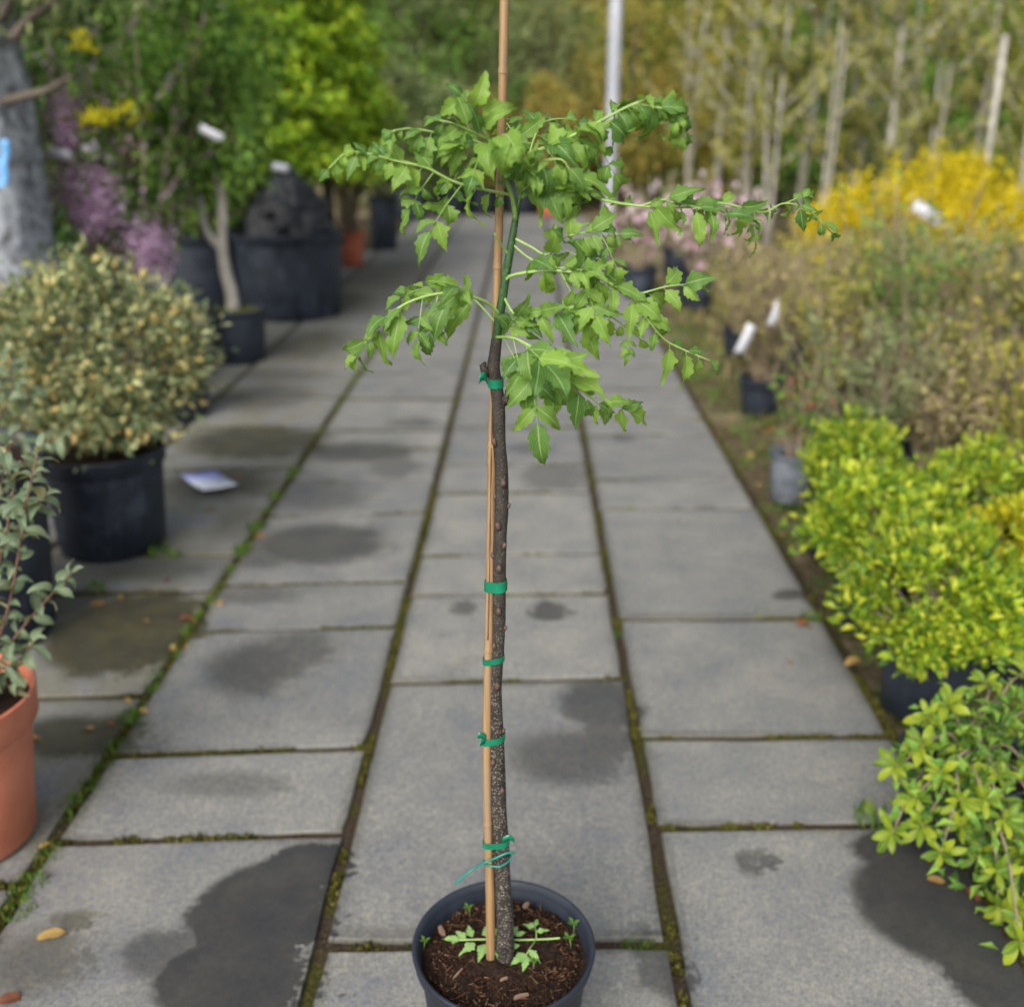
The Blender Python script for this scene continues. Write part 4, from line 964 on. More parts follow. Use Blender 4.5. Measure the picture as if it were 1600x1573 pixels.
# round variegated shrub in black pot
c = ground(158, 872); x4, y4 = c.x, c.y + .13
pot(x4, y4, .455, .385, M['pot_dusty'], 'wide black pot holding the round cream and green variegated shrub', base=.83, rim_h=.055, soil_drop=.03, lip=.012, flutes=0)
cc = atY(135, 560, y4)
shrub('variegated_shrub', 'dense round shrub with small cream and green variegated leaves in a wide black pot', 'shrub', x4, y4, .36, cc.z + .01, (.36, .36, .29), 9500, .036, FM['varieg'], 150, .075, 41, aspect=.55, shell=.80, low=-.85, stems=40, trunk_r=.012)
bpy.data.objects['variegated_shrub'].location.x = cc.x + .02
# black pot behind the ball
c = ground(258, 662); pot(c.x, c.y + .15, .42, .355, M['pot_black'], 'black pot half hidden behind the round variegated shrub', base=.85)
twiggy('leafy_shrub', 'small dark green shrub in the black pot behind the variegated shrub', 'shrub', c.x, c.y + .15, .32, .30, .14, 10, 350, .05, FM['dark'], 42)
# small black pot with bent little tree
c = ground(365, 572); x6, y6 = c.x, c.y + .17
pot(x6, y6, .385, .345, M['pot_black'], 'small black pot with the crooked pale trunked tree', base=.86, rim_h=.035, soil_drop=.02, soil=M['mossy_soil'])
t6 = empty('standard_tree', (x6, y6, .33), 'small tree with crooked pale trunk and hanging green crown in a small black pot', 'tree')
P = [atY(a, b__, y6) for a, b__ in [(366, 500), (362, 460), (352, 420), (347, 380), (348, 340), (345, 300), (330, 240), (325, 160)]]
m_ = MB(); m_.tube(spline(P, 5), list(np.linspace(.045, .022, 36)), 9); P = [atY(a, b__, y6 - .01) for a, b__ in [(349, 385), (335, 378), (320, 355), (314, 320), (310, 270), (300, 220), (285, 170)]]
m_.tube(spline(P, 5), list(np.linspace(.030, .016, 31)), 8); part('trunk', m_, M['pale_bark'], t6)
g6 = np.random.default_rng(66); cc = atY(305, 110, y6)
pos, out, cp = crown_cloud(g6, 9000, tuple(cc), (.50, .42, .80), 90, .13, .5, -1)
n6 = len(pos); me = leaf_cloud('crown', pos, out + g6.normal(size=(n6, 3)) * .6 + np.array([0, 0, -.3]), g6.normal(size=(n6, 3)) * .6 + np.array([0, -.3, .8]), .055 * g6.uniform(.6, 1.3, n6), .026 * g6.uniform(.7, 1.2, n6), FM['green'])
part('crown', me, None, t6)
mb = MB()
for i in range(0, 90, 3):
    e = Vector(cp[i]); a = atY(325, 200, y6); mb.tube([a, a.lerp(e, .5) + Vector((0, 0, .08)), e], [.010, .007, .003], 5)
part('branch', mb, M['twig'], t6)
# big tub with black polythene heap
c = ground(440, 505); x7, y7 = c.x, c.y + .42
pot(x7, y7, .90, .66, M['pot_dusty'], 'big round black tub heaped with black polythene sheet', base=.88, rim_h=.07, soil_drop=.06, lip=.02, flutes=24)
hp = MB(); nr, na = 22, 64; top = atY(455, 262, y7).z
for i in range(nr + 1):
    u = i / nr
    for j in range(na):
        a = 2 * math.pi * j / na; rr = .335 * (1 - u ** 1.6) ** .8 + .02
        p = Vector((math.cos(a) * 1.4, math.sin(a) * 1.4, u * 3)); rr *= 1 + .22 * mnoise.noise(p * 1.6) + .22 * mnoise.noise(p * 4) + .10 * mnoise.noise(p * 9)
        hp.v.append((x7 + .03 + rr * math.cos(a), y7 + rr * math.sin(a), .56 + (top - .56) * u + .03 * mnoise.noise(p * 3)))
for i in range(nr):
    for j in range(na): hp.f.append((i * na + j, i * na + (j + 1) % na, (i + 1) * na + (j + 1) % na, (i + 1) * na + j))
hp.f.append(tuple(nr * na + j for j in range(na)))
solo('polythene_sheet', hp, M['sheet'], (x7, y7, .56), 'crumpled black polythene sheet heaped in the big round tub', 'plastic sheet')
# second tub, in shadow between the small pot and the trunk
c = ground(300, 500); pot(c.x - .05, c.y + .55, .80, .62, M['pot_black'], 'dark black tub in shadow behind the crooked little tree', base=.9, rim_h=.06, soil_drop=.05, lip=.018)
shrub('leafy_shrub', 'dark leafy shrub in the shadowed tub behind the crooked little tree', 'shrub', c.x - .05, c.y + .55, .57, 1.5, (.5, .5, .9), 6000, .07, FM['green'], 80, .17, 47)
# grey trunk in a tub, far left
y8 = 5.6; c = atY(15, 300, y8); x8 = c.x - .10
pot(x8 + .25, y8 + .05, 1.15, .60, M['pot_dusty'], 'huge black tub holding the thick grey barked tree', base=.88, rim_h=.07, soil_drop=.05, lip=.02)
t8 = empty('old_tree', (x8, y8, .54), 'thick grey fissured tree trunk standing in a huge black tub', 'tree')
m_ = MB(); prof = []; zs = np.linspace(.50, 2.6, 30)
for z_ in zs: prof.append((.285 - .03 * (z_ - .5) + .05 * math.exp(-(z_ - .5) * 5), z_))
m_.lathe(prof, (x8, y8, 0), 40, close_top=True, wob=lambda a, z_: .16 * mnoise.noise(Vector((math.cos(a) * 1.5, math.sin(a) * 1.5, z_ * 1.3))) + .05 * mnoise.noise(Vector((math.cos(a) * 5, math.sin(a) * 5, z_ * 5))))
part('trunk', m_, M['olive_bark'], t8)
for pts in ([(20, 60), (45, 30), (80, 5), (120, -40)], [(5, 160), (40, 150), (75, 140), (115, 118)], [(0, 30), (20, -10), (30, -60)]):
    m_ = MB(); P = [atY(a, b__, y8 - .22 - .03 * i) for i, (a, b__) in enumerate(pts)]; P = spline(P, 5); m_.tube(P, list(np.linspace(.026, .010, len(P))), 7); part('branch', m_, M['dark_bark'], t8)
m_ = None
g8 = np.random.default_rng(88); cc = atY(30, -120, y8); pos, out, cp = crown_cloud(g8, 4000, tuple(cc), (.9, .8, .42), 60, .14, .6, -1); k8 = len(pos)
part('crown', leaf_cloud('crown', pos, out + g8.normal(size=(k8, 3)) * .5, g8.normal(size=(k8, 3)) * .6 + np.array([0, 0, .8]), .06 * g8.uniform(.6, 1.3, k8), .02 * g8.uniform(.7, 1.2, k8), FM['greygreen']), None, t8)
# blue ribbon on the trunk
m_ = MB(); P = [atY(a, b__, y8 - .33) for a, b__ in [(6, 218), (9, 235), (5, 255), (7, 275), (3, 292)]]; P = spline(P, 4)
for i, p in enumerate(P):
    for s in (-1, 1): m_.v.append((p.x + s * .021, p.y - .004 * math.sin(i * .9), p.z))
    for s in (1, -1): m_.v.append((p.x + s * .021, p.y + .003 - .004 * math.sin(i * .9), p.z))
for i in range(len(P) - 1):
    for q in range(4): m_.f.append((i * 4 + q, i * 4 + (q + 1) % 4, i * 4 + 4 + (q + 1) % 4, i * 4 + 4 + q))
solo('ribbon', m_, M['ribbon'], P[0], 'blue ribbon hanging against the thick grey trunk', 'ribbon')
# lilac-flowered climber with yellow blooms and green leaves between trunk and small tree
c9 = atY(165, 330, 6.1)
pot(c9.x + .1, 6.3, .50, .42, M['pot_black'], 'black pot of the lilac flowered shrub, hidden behind the variegated shrub', base=.85)
r9 = twiggy('lilac_shrub', 'tall shrub with lilac blossom low down and green leaves above', 'shrub', c9.x + .1, 6.3, .38, 1.75, .55, 26, 4200, .06, FM['green'], 9, None, M['twig'], .010, .45, .5, (2600, .030, FM['purple'], .05), 5)
g9 = np.random.default_rng(9)
for (px, py, w) in [(130, 65, 14), (150, 183, 30), (215, 172, 18)]:
    p = atY(px, py, 6.0); k = 90; q = np.array(p) + g9.normal(size=(k, 3)) * np.array([w * mpp(p) * .55, .04, .022])
    o = part('yellow_bloom', leaf_cloud('yellow_bloom', q, g9.normal(size=(k, 3)), g9.normal(size=(k, 3)), np.full(k, .034), np.full(k, .028), FM['sunny']), None, r9); o['kind'] = 'stuff'
for (px, py, w, h) in [(130, 290, 55, 50), (235, 390, 35, 45), (105, 190, 25, 50), (150, 330, 40, 40)]:
    p = atY(px, py, 6.0); k = 800; q = np.array(p) + g9.normal(size=(k, 3)) * np.array([w * mpp(p) * .5, .06, h * mpp(p) * .5])
    part('blossom', leaf_cloud('blossom', q, g9.normal(size=(k, 3)), g9.normal(size=(k, 3)), np.full(k, .022), np.full(k, .018), FM['purple']), None, r9)

def label_card(name, px, py, Y, w, h, tilt, m, label, cat='plant label', group=None, bend=.15):
    """thin bent plastic tag"""
    c = atY(px, py, Y); mb = MB(); nx = 6
    R_ = Matrix.Rotation(tilt, 3, 'Y')
    for t in (0, 1):
        for i in range(nx + 1):
            u = i / nx - .5
            for s in (-.5, .5):
                p = Vector((u * w, bend * w * (u * u - .1) * 1.5 + t * .0015, s * h)); mb.v.append(tuple(c + R_ @ p))
    k = (nx + 1) * 2
    for i in range(nx):
        a = i * 2; mb.f.append((a, a + 2, a + 3, a + 1)); mb.f.append((k + a, k + a + 1, k + a + 3, k + a + 2))
        mb.f.append((a, k + a, k + a + 2, a + 2)); mb.f.append((a + 1, a + 3, k + a + 3, k + a + 1))
    mb.f.append((0, 1, k + 1, k)); e = nx * 2; mb.f.append((e, k + e, k + e + 1, e + 1))
    return solo(name, mb, m, c, label, cat, group)
label_card('plant_label', 92, 240, 5.9, .12, .055, .2, M['label_white'], 'white plant label hanging among the lilac blossom beside the grey trunk')
label_card('plant_label', 140, 230, 5.95, .085, .05, -.4, M['label_white'], 'small white plant label in the top of the lilac blossom')
label_card('plant_label', 330, 208, 6.1, .14, .045, .45, M['label_white'], 'white plant label hanging in the crooked little tree')
label_card('plant_label', 438, 262, y7 - .10, .13, .06, .2, M['label_white'], 'pale label tucked on top of the black polythene heap')

# printed card lying on the paving
def card_mat():
    m, nt, b = mat('printed card'); tc = N(nt, 'ShaderNodeTexCoord'); sp_ = N(nt, 'ShaderNodeSeparateXYZ'); L(nt, tc.outputs['Generated'], sp_.inputs[0])
    n = noise_tex(nt, 5, 3, .5, tc.outputs['Generated']); f = math_n(nt, 'ADD', sp_.outputs[1], math_n(nt, 'MULTIPLY', math_n(nt, 'SUBTRACT', n.outputs[0], .5), .3))
    c = ramp(nt, f, [(.0, (.80, .82, .86)), (.45, (.78, .82, .88)), (.6, (.50, .62, .85)), (.78, (.42, .36, .75)), (1.0, (.25, .40, .78))])
    L(nt, c.outputs[0], b.inputs['Base Color']); b.inputs['Roughness'].default_value = .3
    return m
c = ground(327, 760); mb = MB()
q = [ground(283, 747), ground(318, 773), ground(372, 768), ground(338, 744)]
for z_ in (.004, .007):
    for i in range(5):
        for j in range(3):
            u, v = i / 4, j / 2; p = q[0].lerp(q[3], v).lerp(q[1].lerp(q[2], v), u); mb.v.append((p.x, p.y, z_ + .022 * abs(u - .4) ** 1.5 + .012 * v * v + .005))
for k, flip in ((0, True), (15, False)):
    for i in range(4):
        for j in range(2):
            f = (k + i * 3 + j, k + i * 3 + j + 1, k + (i + 1) * 3 + j + 1, k + (i + 1) * 3 + j); mb.f.append(f if flip else f[::-1])
edge = [0, 3, 6, 9, 12, 13, 14, 11, 8, 5, 2, 1]
for a, b_ in zip(edge, edge[1:] + edge[:1]): mb.f.append((a, b_, 15 + b_, 15 + a))
solo('printed_card', mb, card_mat(), c, 'white and blue printed card lying on the mossy paving beside the variegated shrub', 'card')

# terracotta pot and plants farther along the left side
c = ground(548, 418); pot(c.x, c.y + .13, .30, .36, M['far_terracotta'], 'orange terracotta pot at the foot of the brownish shrub, beyond the big tub', base=.75)
twiggy('brown_shrub', 'greyish brown twiggy shrub growing from the orange terracotta pot beyond the big tub', 'shrub', c.x, c.y + .13, .33, 1.9, .5, 22, 2600, .07, FM['brown'], 51, r0=.012, along=.3)
for k, (px, py, D, h, lab) in enumerate([(598, 392, .36, .62, 'narrow blue black pot next to the orange terracotta pot'), (640, 345, .55, .45, 'dark pot at the far left end of the paved path'), (700, 338, .6, .42, 'low dark pot at the far end of the paved path'),
                                         (752, 335, .55, .42, 'dark pot behind the bamboo stake at the far end of the path'), (815, 334, .6, .5, 'dark pot left of the small red pot at the end of the path')]):
    c = ground(px, py); pot(c.x, c.y + D / 2, D, h, M['pot_dusty'], lab, 'dark pots along the far end of the path', base=.85, n=28)
    shrub('leafy_shrub', ['grey green shrub in the narrow blue black pot', 'dark shrub in the leftmost pot at the path end', 'grey green shrub in the low dark pot at the path end', 'olive shrub in the dark pot behind the bamboo stake', 'dark shrub next to the small red pot'][k], 'shrub', c.x, c.y + D / 2, h - .05, h + .75, (.5, .5, .75), 3000, .09, [FM['greygreen'], FM['dark'], FM['greygreen'], FM['olive'], FM['dark']][k], 60, .2, 60 + k)
c = ground(860, 338); pot(c.x, c.y + .2, .42, .42, M['far_terracotta'], 'small red terracotta pot at the end of the paved path', base=.8, n=28)
shrub('leafy_shrub', 'amber leaved shrub in the small red pot at the path end', 'shrub', c.x, c.y + .2, .38, 1.25, (.45, .45, .8), 3000, .08, FM['amber'], 60, .2, 70)
for k, px in enumerate((985, 1065, 1100, 1140)):
    c = ground(px, 312); pot(c.x, c.y, .75, .62, M['far_terracotta'], 'big weathered terracotta pot in the far row of young trees', 'terracotta pots in the far row', base=.8, n=28)

# bright conifers beyond the big tub
def conifer(px, Y, w, h, m, seed, label, group=None, lift=.15):
    g = np.random.default_rng(seed); c = atY(px, 200, Y); root = empty('conifer', (c.x, Y, 0), label, 'conifer', group); n = 11000
    tiers = 16; k = g.integers(0, tiers, n); u = (k + .5) / tiers; a = g.uniform(0, 6.283, n); lob = 1 + .25 * np.cos(a * 3 + k * 1.9)
    r = w * (1.05 - u ** 1.5) * np.sqrt(g.uniform(.25, 1, n)) * lob
    pos = np.stack([r * np.cos(a), r * np.sin(a), lift + (h - lift) * u + g.normal(size=n) * h / tiers * .22 - r * .25], 1)
    out = np.stack([np.cos(a), np.sin(a), g.normal(size=n) * .4 - .1], 1)
    ln = .11 * g.uniform(.6, 1.3, n)
    link('foliage', leaf_cloud('foliage', pos, out + g.normal(size=(n, 3)) * .45, g.normal(size=(n, 3)) * .5 + np.array([0, 0, .9]), ln, ln * .45, m), root)
    mb = MB(); mb.tube([(0, 0, -.05), (0.02, 0, h * .5), (0, 0, h)], [.06, .04, .01], 8); link('trunk', mb.mesh('trunk', M['dark_bark']), root)
conifer(505, 10.2, .62, 3.6, FM['conifer'], 81, 'bright lime green conifer with layered branches beyond the big tub', lift=1.15)
conifer(405, 9.2, .72, 3.4, FM['conifer'], 82, 'broad lime green conifer directly behind the black polythene heap', lift=1.2)
conifer(250, 9.8, .9, 3.6, FM['dark'], 83, 'dark green conifer behind the crooked little tree')
conifer(120, 9.0, .9, 3.4, FM['dark'], 84, 'dark green conifer behind the lilac flowered shrub')
conifer(-20, 9.4, .9, 3.4, FM['dark'], 85, 'dark green conifer behind the thick grey trunk')

# ------------------------------------------------------------------ right-hand stock
def dwarf(px, py, Y, hw, hh, m, seed, lab_s, lab_p, n=4200, ls=.031, pm=None, ph=.24, pd=.27, dx=0):
    c = atY(px, py, Y); r = hw * mpp(c); v = hh * mpp(c) * 1.05
    pot(c.x + dx, Y, pd, ph, pm or M['pot_black'], lab_p, 'black pots of the low yellow green shrubs', base=.82, rim_h=.03)
    shrub('dwarf_shrub', lab_s, 'shrub', c.x + dx, Y, ph - .03, c.z, (r * .9, r * .9, v * .85), n, ls * 1.12, m, 58, r * .175, seed, group='low yellow green shrubs along the path', aspect=.45, shell=.75, low=-.6, up=.7, stems=30, trunk_r=.006)
dwarf(1330, 712, 3.45, 85, 52, FM['bright'], 91, 'smallest yellow green shrub, just behind the grey pot', 'black pot under the smallest yellow green shrub', 2600)
dwarf(1380, 812, 2.95, 125, 88, FM['bright'], 92, 'loose yellow green shrub leaning toward the paving beyond the grey pot', 'black pot under the loose yellow green shrub near the paving')
dwarf(1540, 785, 3.05, 120, 85, FM['bright'], 93, 'yellow green shrub in the second row away from the paving', 'black pot under the second row yellow green shrub')
dwarf(1470, 935, 2.42, 150, 105, FM['bright'], 94, 'fullest yellow green shrub with a dense rounded top, close to the paving edge', 'black pot under the fullest yellow green shrub', 6500)
dwarf(1610, 870, 2.65, 95, 85, FM['bright_gold'], 95, 'golden tinged shrub behind the fullest yellow green shrub', 'black pot under the golden tinged shrub', 4000)
# big-leaved shrub spilling over the paving at the right
YL = [leaflet_mesh('leaf', 120 + s, M['yellow_leaf'], lobes=0, aspect=.14 + .010 * s, droop=.2 + .15 * s, wave=.02, fold=.12 + .06 * s, teeth=0, obovate=True) for s in range(6)]
cpot = ground(1515, 1178, .21); fy = 1.74
pot(cpot.x, cpot.y, .29, .21, M['pot_black'], 'black pot whose rim shows under the glossy shrub spilling over the paving', base=.85, rim_h=.03, soil_drop=.03)
fb0 = Vector((cpot.x, cpot.y, .18)); br = []; rr = random.Random(8)
ends = [(1400, 1195), (1440, 1165), (1480, 1100), (1540, 1065), (1600, 1050), (1395, 1300), (1430, 1245), (1470, 1205), (1520, 1150), (1570, 1130), (1500, 1290), (1540, 1250), (1470, 1330), (1560, 1360), (1590, 1300), (1590, 1420), (1610, 1200),
        (1560, 1210), (1595, 1470), (1650, 1250), (1640, 1120), (1630, 1380), (1530, 1330), (1450, 1120), (1580, 1090), (1510, 1215), (1600, 1340), (1570, 1280), (1440, 1290), (1560, 1415), (1500, 1250), (1620, 1290)]
for (px, py) in ends:
    yy = 1.86 - .36 * max(0, (py - 1100) / 370.0)
    e = atY(px, py, yy + rr.uniform(-.06, .06)); e.z = max(e.z, .03); mid = fb0.lerp(e, .55) + Vector((rr.gauss(0, .015), rr.gauss(0, .02), .05)); br.append([fb0 + Vector((rr.gauss(0, .02), rr.gauss(0, .02), -.02)), mid, e])
def rosettes(root_name, label, base, branches, size, meshes, bark, seed):
    r = random.Random(seed); root = empty(root_name, base, label, 'shrub')
    for path in branches:
        P = spline(path, 6); n = len(P); mb = MB(); mb.tube(P, list(np.linspace(.0045, .0018, n)), 6); o = part('branch', mb, bark, root); d = (P[-1] - P[-3]).normalized(); d = (d * .6 + Vector((-.1, -.25, .7))).normalized()
        for q in range(8):
            a = q * 2.4 + r.uniform(-.3, .3); s_ = Matrix.Rotation(a, 3, d) @ d.orthogonal().normalized(); lift = .25 + .13 * q
            put_leaf(meshes, P[-1] - d * .014 * (1 - q / 8), d * lift + s_ * .8, d + s_ * -.6, size * r.uniform(.7, 1.15) * (1 - .03 * q), o, r, 'leaf')
        i = r.randint(n // 2, n - 2); s_ = Matrix.Rotation(r.random() * 6.28, 3, d) @ d.orthogonal().normalized(); put_leaf(meshes, P[i], d * .6 + s_ * .8, Vector((s_.x * -.3, s_.y * -.3 - .2, 1)), size * r.uniform(.7, 1), o, r, 'leaf')
    return root
gs = rosettes('glossy_shrub', 'glossy yellow green shrub with leaf rosettes spilling over the wet paving edge', fb0, br, .052, YL, M['twig'], 17)
gg = np.random.default_rng(97); E = np.array([tuple(q[2]) for q in br]); kk = 900; ii = gg.integers(0, len(E), kk); tt = gg.uniform(.35, 1.0, (kk, 1))
pos = E[ii] * tt + np.array(tuple(fb0)) * (1 - tt) + gg.normal(size=(kk, 3)) * .028; pos[:, 2] = np.maximum(pos[:, 2], .015)
o = part('foliage', leaf_cloud('foliage', pos, gg.normal(size=(kk, 3)) + np.array([-.1, -.3, .5]), gg.normal(size=(kk, 3)) * .5 + np.array([0, -.2, .9]), .038 * gg.uniform(.6, 1.2, kk), .016 * gg.uniform(.7, 1.2, kk), FM['green']), None, gs); o['kind'] = 'stuff'
# grey pot with red-flowered twig
c = ground(1240, 793); pot(c.x, c.y + .09, .19, .215, M['pot_grey'], 'small worn grey pot with a reddish twiggy plant beside the paving', base=.82, rim_h=.02)
twiggy('twiggy_plant', 'small twiggy plant with red buds in the worn grey pot', 'shrub', c.x, c.y + .09, .19, .45, .15, 14, 260, .030, FM['green'], 98, None, M['twig'], .003, .3, .5, (40, .020, foliage_mat('red bud', [(0, (.35, .03, .03)), (1, (.5, .08, .05))]), .1))
# rows of twiggy shrubs behind
bed = [(1195, 560, 5.4), (1300, 590, 4.7), (1400, 590, 4.6), (1500, 600, 4.5), (1600, 600, 4.4), (1240, 500, 6.4), (1330, 510, 6.0), (1420, 500, 5.9), (1520, 500, 5.7), (1620, 500, 5.6), (1200, 450, 7.8), (1280, 450, 7.5), (1360, 440, 7.3), (1450, 440, 7.2), (1540, 440, 7.0), (1640, 440, 6.9), (1700, 560, 4.6), (1720, 470, 6.4), (1160, 500, 6.8), (1360, 640, 4.05), (1470, 650, 3.95), (1580, 650, 3.9)]
WHERE = ['at the path side, under the white label', 'second from the path in the near bed row', 'in the middle of the near bed row', 'away from the path in the near bed row']
for i, (px, py, Y) in enumerate(bed):
    c = atY(px, py, Y); h_ = (.85 + .30 * ((i * 7) % 5) / 4) * (0.62 if Y < 4.2 else 1 if Y < 5.5 else .80 if Y < 6.2 else .58)
    pot(c.x, Y, .25, .20, M['pot_black'], 'black pot in the beds of twiggy shrubs right of the path', 'black pots in the twiggy shrub beds', base=.82, n=28)
    kind = ['brown', 'olive', 'green', 'olive', 'greygreen'][i % 5]
    twiggy('twiggy_shrub', {'brown': 'brownish twiggy shrub in the beds right of the path', 'olive': 'yellowish olive twiggy shrub in the beds right of the path', 'green': 'green leaved twiggy shrub in the beds right of the path', 'greygreen': 'grey green twiggy shrub in the beds right of the path'}[kind], 'shrub', c.x, Y, .17, h_, .36, 26, 1500, .036, FM[kind], 200 + i, 'twiggy shrubs in the beds', M['twig'], .0045, .05, .5, None, 4)
# weeds and dry grass covering the bed floor
pos, dr, no, ln, wd = [], [], [], [], []
for i in range(1500):
    y = random.uniform(3.0, 11); x = XJ4 + .25 + random.random() ** 1.2 * (4.5 + y * .2)
    if mnoise.noise(Vector((x * 1.1, y * 1.1, 3))) < -.12: continue
    tuft(Vector((x, y, -.02)), random.randint(5, 16), random.uniform(.04, .13), .09)
me = leaf_cloud('bed_weed', np.array(pos), np.array(dr), np.array(no), np.array(ln), np.array(wd), foliage_mat('dry weed', [(0, (0.06, 0.09, 0.02)), (.4, (0.16, 0.19, 0.05)), (.7, (0.30, 0.24, 0.11)), (1, (0.42, 0.34, 0.18))], .7, .25))
tag(link('bed_weed', me), 'dry tan and green weeds covering the floor of the shrub beds', 'weeds', kind='stuff')
for i, (px, py, Y) in enumerate([(1000, 410, 9.2), (1090, 420, 8.6), (1060, 380, 10.6), (1140, 400, 9.8)]):
    c = atY(px, py, Y); pot(c.x, Y, .32, .27, M['pot_dusty'], 'black pot of a pink flowered shrub beside the path', 'pots of the pink flowered shrubs', base=.82, n=28)
    twiggy('pink_magnolia', ['pink blossomed shrub at the paving edge, first along the far path', 'pink blossomed shrub one step back from the paving edge', 'pink blossomed shrub farthest along the path', 'pink blossomed shrub next to the thin young trees'][i], 'shrub', c.x, Y, .24, .85, .36, 14, 330, .05, FM['greygreen'], 230 + i, 'pink flowered shrubs beside the path', M['twig'], .007, .3, .5, (75, .100, FM['pink'], .35))
for i, (px, py, Y, w, h_) in enumerate([(1365, 385, 8.6, .56, .46), (1485, 355, 9.0, .62, .52), (1600, 390, 8.4, .58, .46)]):
    c = atY(px, py, Y)
    lab = ['yellow blossoming bush at the end toward the path', 'tallest yellow blossoming bush, in the middle of the three', 'yellow blossoming bush at the end away from the path'][i]
    pot(c.x, Y, .45, .36, M['pot_black'], ['black pot of the yellow bush nearest the path', 'black pot of the tallest yellow bush', 'black pot of the yellow bush farthest from the path'][i], base=.84, n=28)
    shrub('forsythia', lab, 'shrub', c.x, Y, .33, c.z + .02, (w, w, h_), 8500, .042, FM['forsythia'], 110, .15, 240 + i, group='yellow blossoming bushes', aspect=.8, shell=.7, low=-.8, stems=40, trunk_r=.012)
# orange blooms among the twigs
for i, (px, py) in enumerate([(1488, 450), (1530, 458), (1510, 432)]):
    p = atY(px, py, 5.9); k = 60; q = np.random.default_rng(i).normal(size=(k, 3)) * .022; g = np.random.default_rng(i + 5)
    o = link('orange_bloom', leaf_cloud('orange_bloom', q, g.normal(size=(k, 3)), g.normal(size=(k, 3)), np.full(k, .03), np.full(k, .026), FM['orange']), bpy.data.objects['twiggy_shrub.008'])
    o.matrix_parent_inverse = Matrix.Translation(-bpy.data.objects['twiggy_shrub.008'].location); o.location = p
label_card('plant_label', 1452, 335, 6.6, .22, .075, .55, M['label_white'], 'long white plant label hanging in front of the yellow blossoming bushes', bend=.4)
label_card('plant_label', 1165, 530, 5.0, .15, .05, -1.2, M['label_white'], 'long white plant label hanging on a twig at the path side of the shrub beds')
label_card('plant_label', 1212, 490, 5.0, .13, .04, -1.3, M['label_white'], 'cream paper label above the long white one at the path side of the shrub beds')
label_card('plant_label', 1578, 530, 4.6, .10, .065, 1.2, M['label_white'], 'white plant label on the twiggy shrub away from the path')

# the twig each right-hand label hangs from
for o in [q for q in list(scene.objects) if q.name.startswith('plant_label') and q.location.x > 0]:
    near = min((q for q in scene.objects if q.name.startswith('twiggy_shrub')), key=lambda q: (q.location - o.location).xy.length)
    a = Vector(near.location); e = Vector(o.location) + Vector((0, .004, .03)); mb = MB()
    mb.tube(spline([a, a.lerp(e, .55) + Vector((0, 0, .12)), e + Vector((0, .01, .03)), e], 5), list(np.linspace(.0045, .0016, 16)), 5)
    part('stem', mb, M['twig'], near)
# thin young trees in rows beyond the yellow bushes
for i, (px, Y) in enumerate([(1165, 14.0), (1205, 13.2), (1245, 14.4), (1290, 13.4), (1335, 14.6), (1382, 13.2), (1412, 14.2), (1455, 13.6), (1515, 14.8), (1120, 15.2), (1600, 14.0), (1650, 14.8), (1075, 16.0)]):
    c = atY(px, 300, Y)
    twiggy('thin_sapling', 'tall thin pale stemmed young tree with small yellowish leaves in the far row', 'tree', c.x, Y, 0.0, 4.3, .30, 2, 1250, .085, FM['paleyellow'] if i % 3 else FM['olive'], 300 + i, 'thin young trees in the far row', M['pale_bark'], .030, .08, .5, None, 11)
c = atY(1556, 150, 11.0)
m_ = MB(); m_.tube([(c.x, 11.0, -.05), (c.x + .01, 11.0, 1.2), (c.x, 11.0, atY(1556, 55, 11).z)], .034, 8)
solo('wooden_stake', m_, M['pale_bark'], (c.x, 11.0, -.05), 'plain pale wooden stake standing behind the yellow blossoming bushes', 'stake')

# galvanised post beside the far path
c = ground(951, 362); pr = .085
post = empty('metal_post', (c.x, c.y, 0), 'tall grey galvanised metal post standing beside the far path', 'post')
m_ = MB(); m_.lathe([(pr, -.03), (pr, 4.4), (pr * .9, 4.42)], (c.x, c.y, 0), 20, close_top=True); part('shaft', m_, M['metal'], post)
m_ = MB(); m_.lathe([(pr * 2.0, -.02), (pr * 2.0, .02), (pr * 1.9, .03), (pr * 1.15, .03), (pr * 1.1, .10), (pr * 1.0, .10)], (c.x, c.y, 0), 20); part('base_flange', m_, M['metal'], post)

# ------------------------------------------------------------------ trees closing the view
def bg_proto(seed, m, h, w, n, ls, clumps, crad, low=-.95):
    g = np.random.default_rng(seed)
    pos, out, cp = crown_cloud(g, n, (0, 0, h * .54), (w, w, h * .48), clumps, crad, .55, low); pos[:, 2] = np.maximum(pos[:, 2], .1)
    ln = ls * g.uniform(.6, 1.3, n)
    crown = leaf_cloud('crown', pos, out + g.normal(size=(n, 3)) * .5, g.normal(size=(n, 3)) * .6 + np.array([0, 0, .8]), ln, ln * .55, m)
    mb = MB(); mb.tube([(0, 0, -.2), (.04, .02, h * .3), (0, 0, h * .8)], [.11, .08, .03], 8)
    for i in range(0, clumps, 4):
        e = Vector(cp[i]); a = Vector((0, 0, max(.3, e.z * .55))); mb.tube([a, a.lerp(e, .5) + Vector((0, 0, .1)), e], [.04, .028, .01], 5)
    return crown, mb.mesh('trunk', M['dark_bark'])
PR = {k: bg_proto(400 + i, FM[k], 5.6, w, 7000, ls, 110, .5) for i, (k, w, ls) in enumerate([('green', 1.7, .15), ('lush', 1.6, .15), ('dark', 1.8, .15), ('greygreen', 1.6, .14), ('olive', 1.5, .14), ('amber', 1.4, .14), ('brown', 1.4, .13)])}
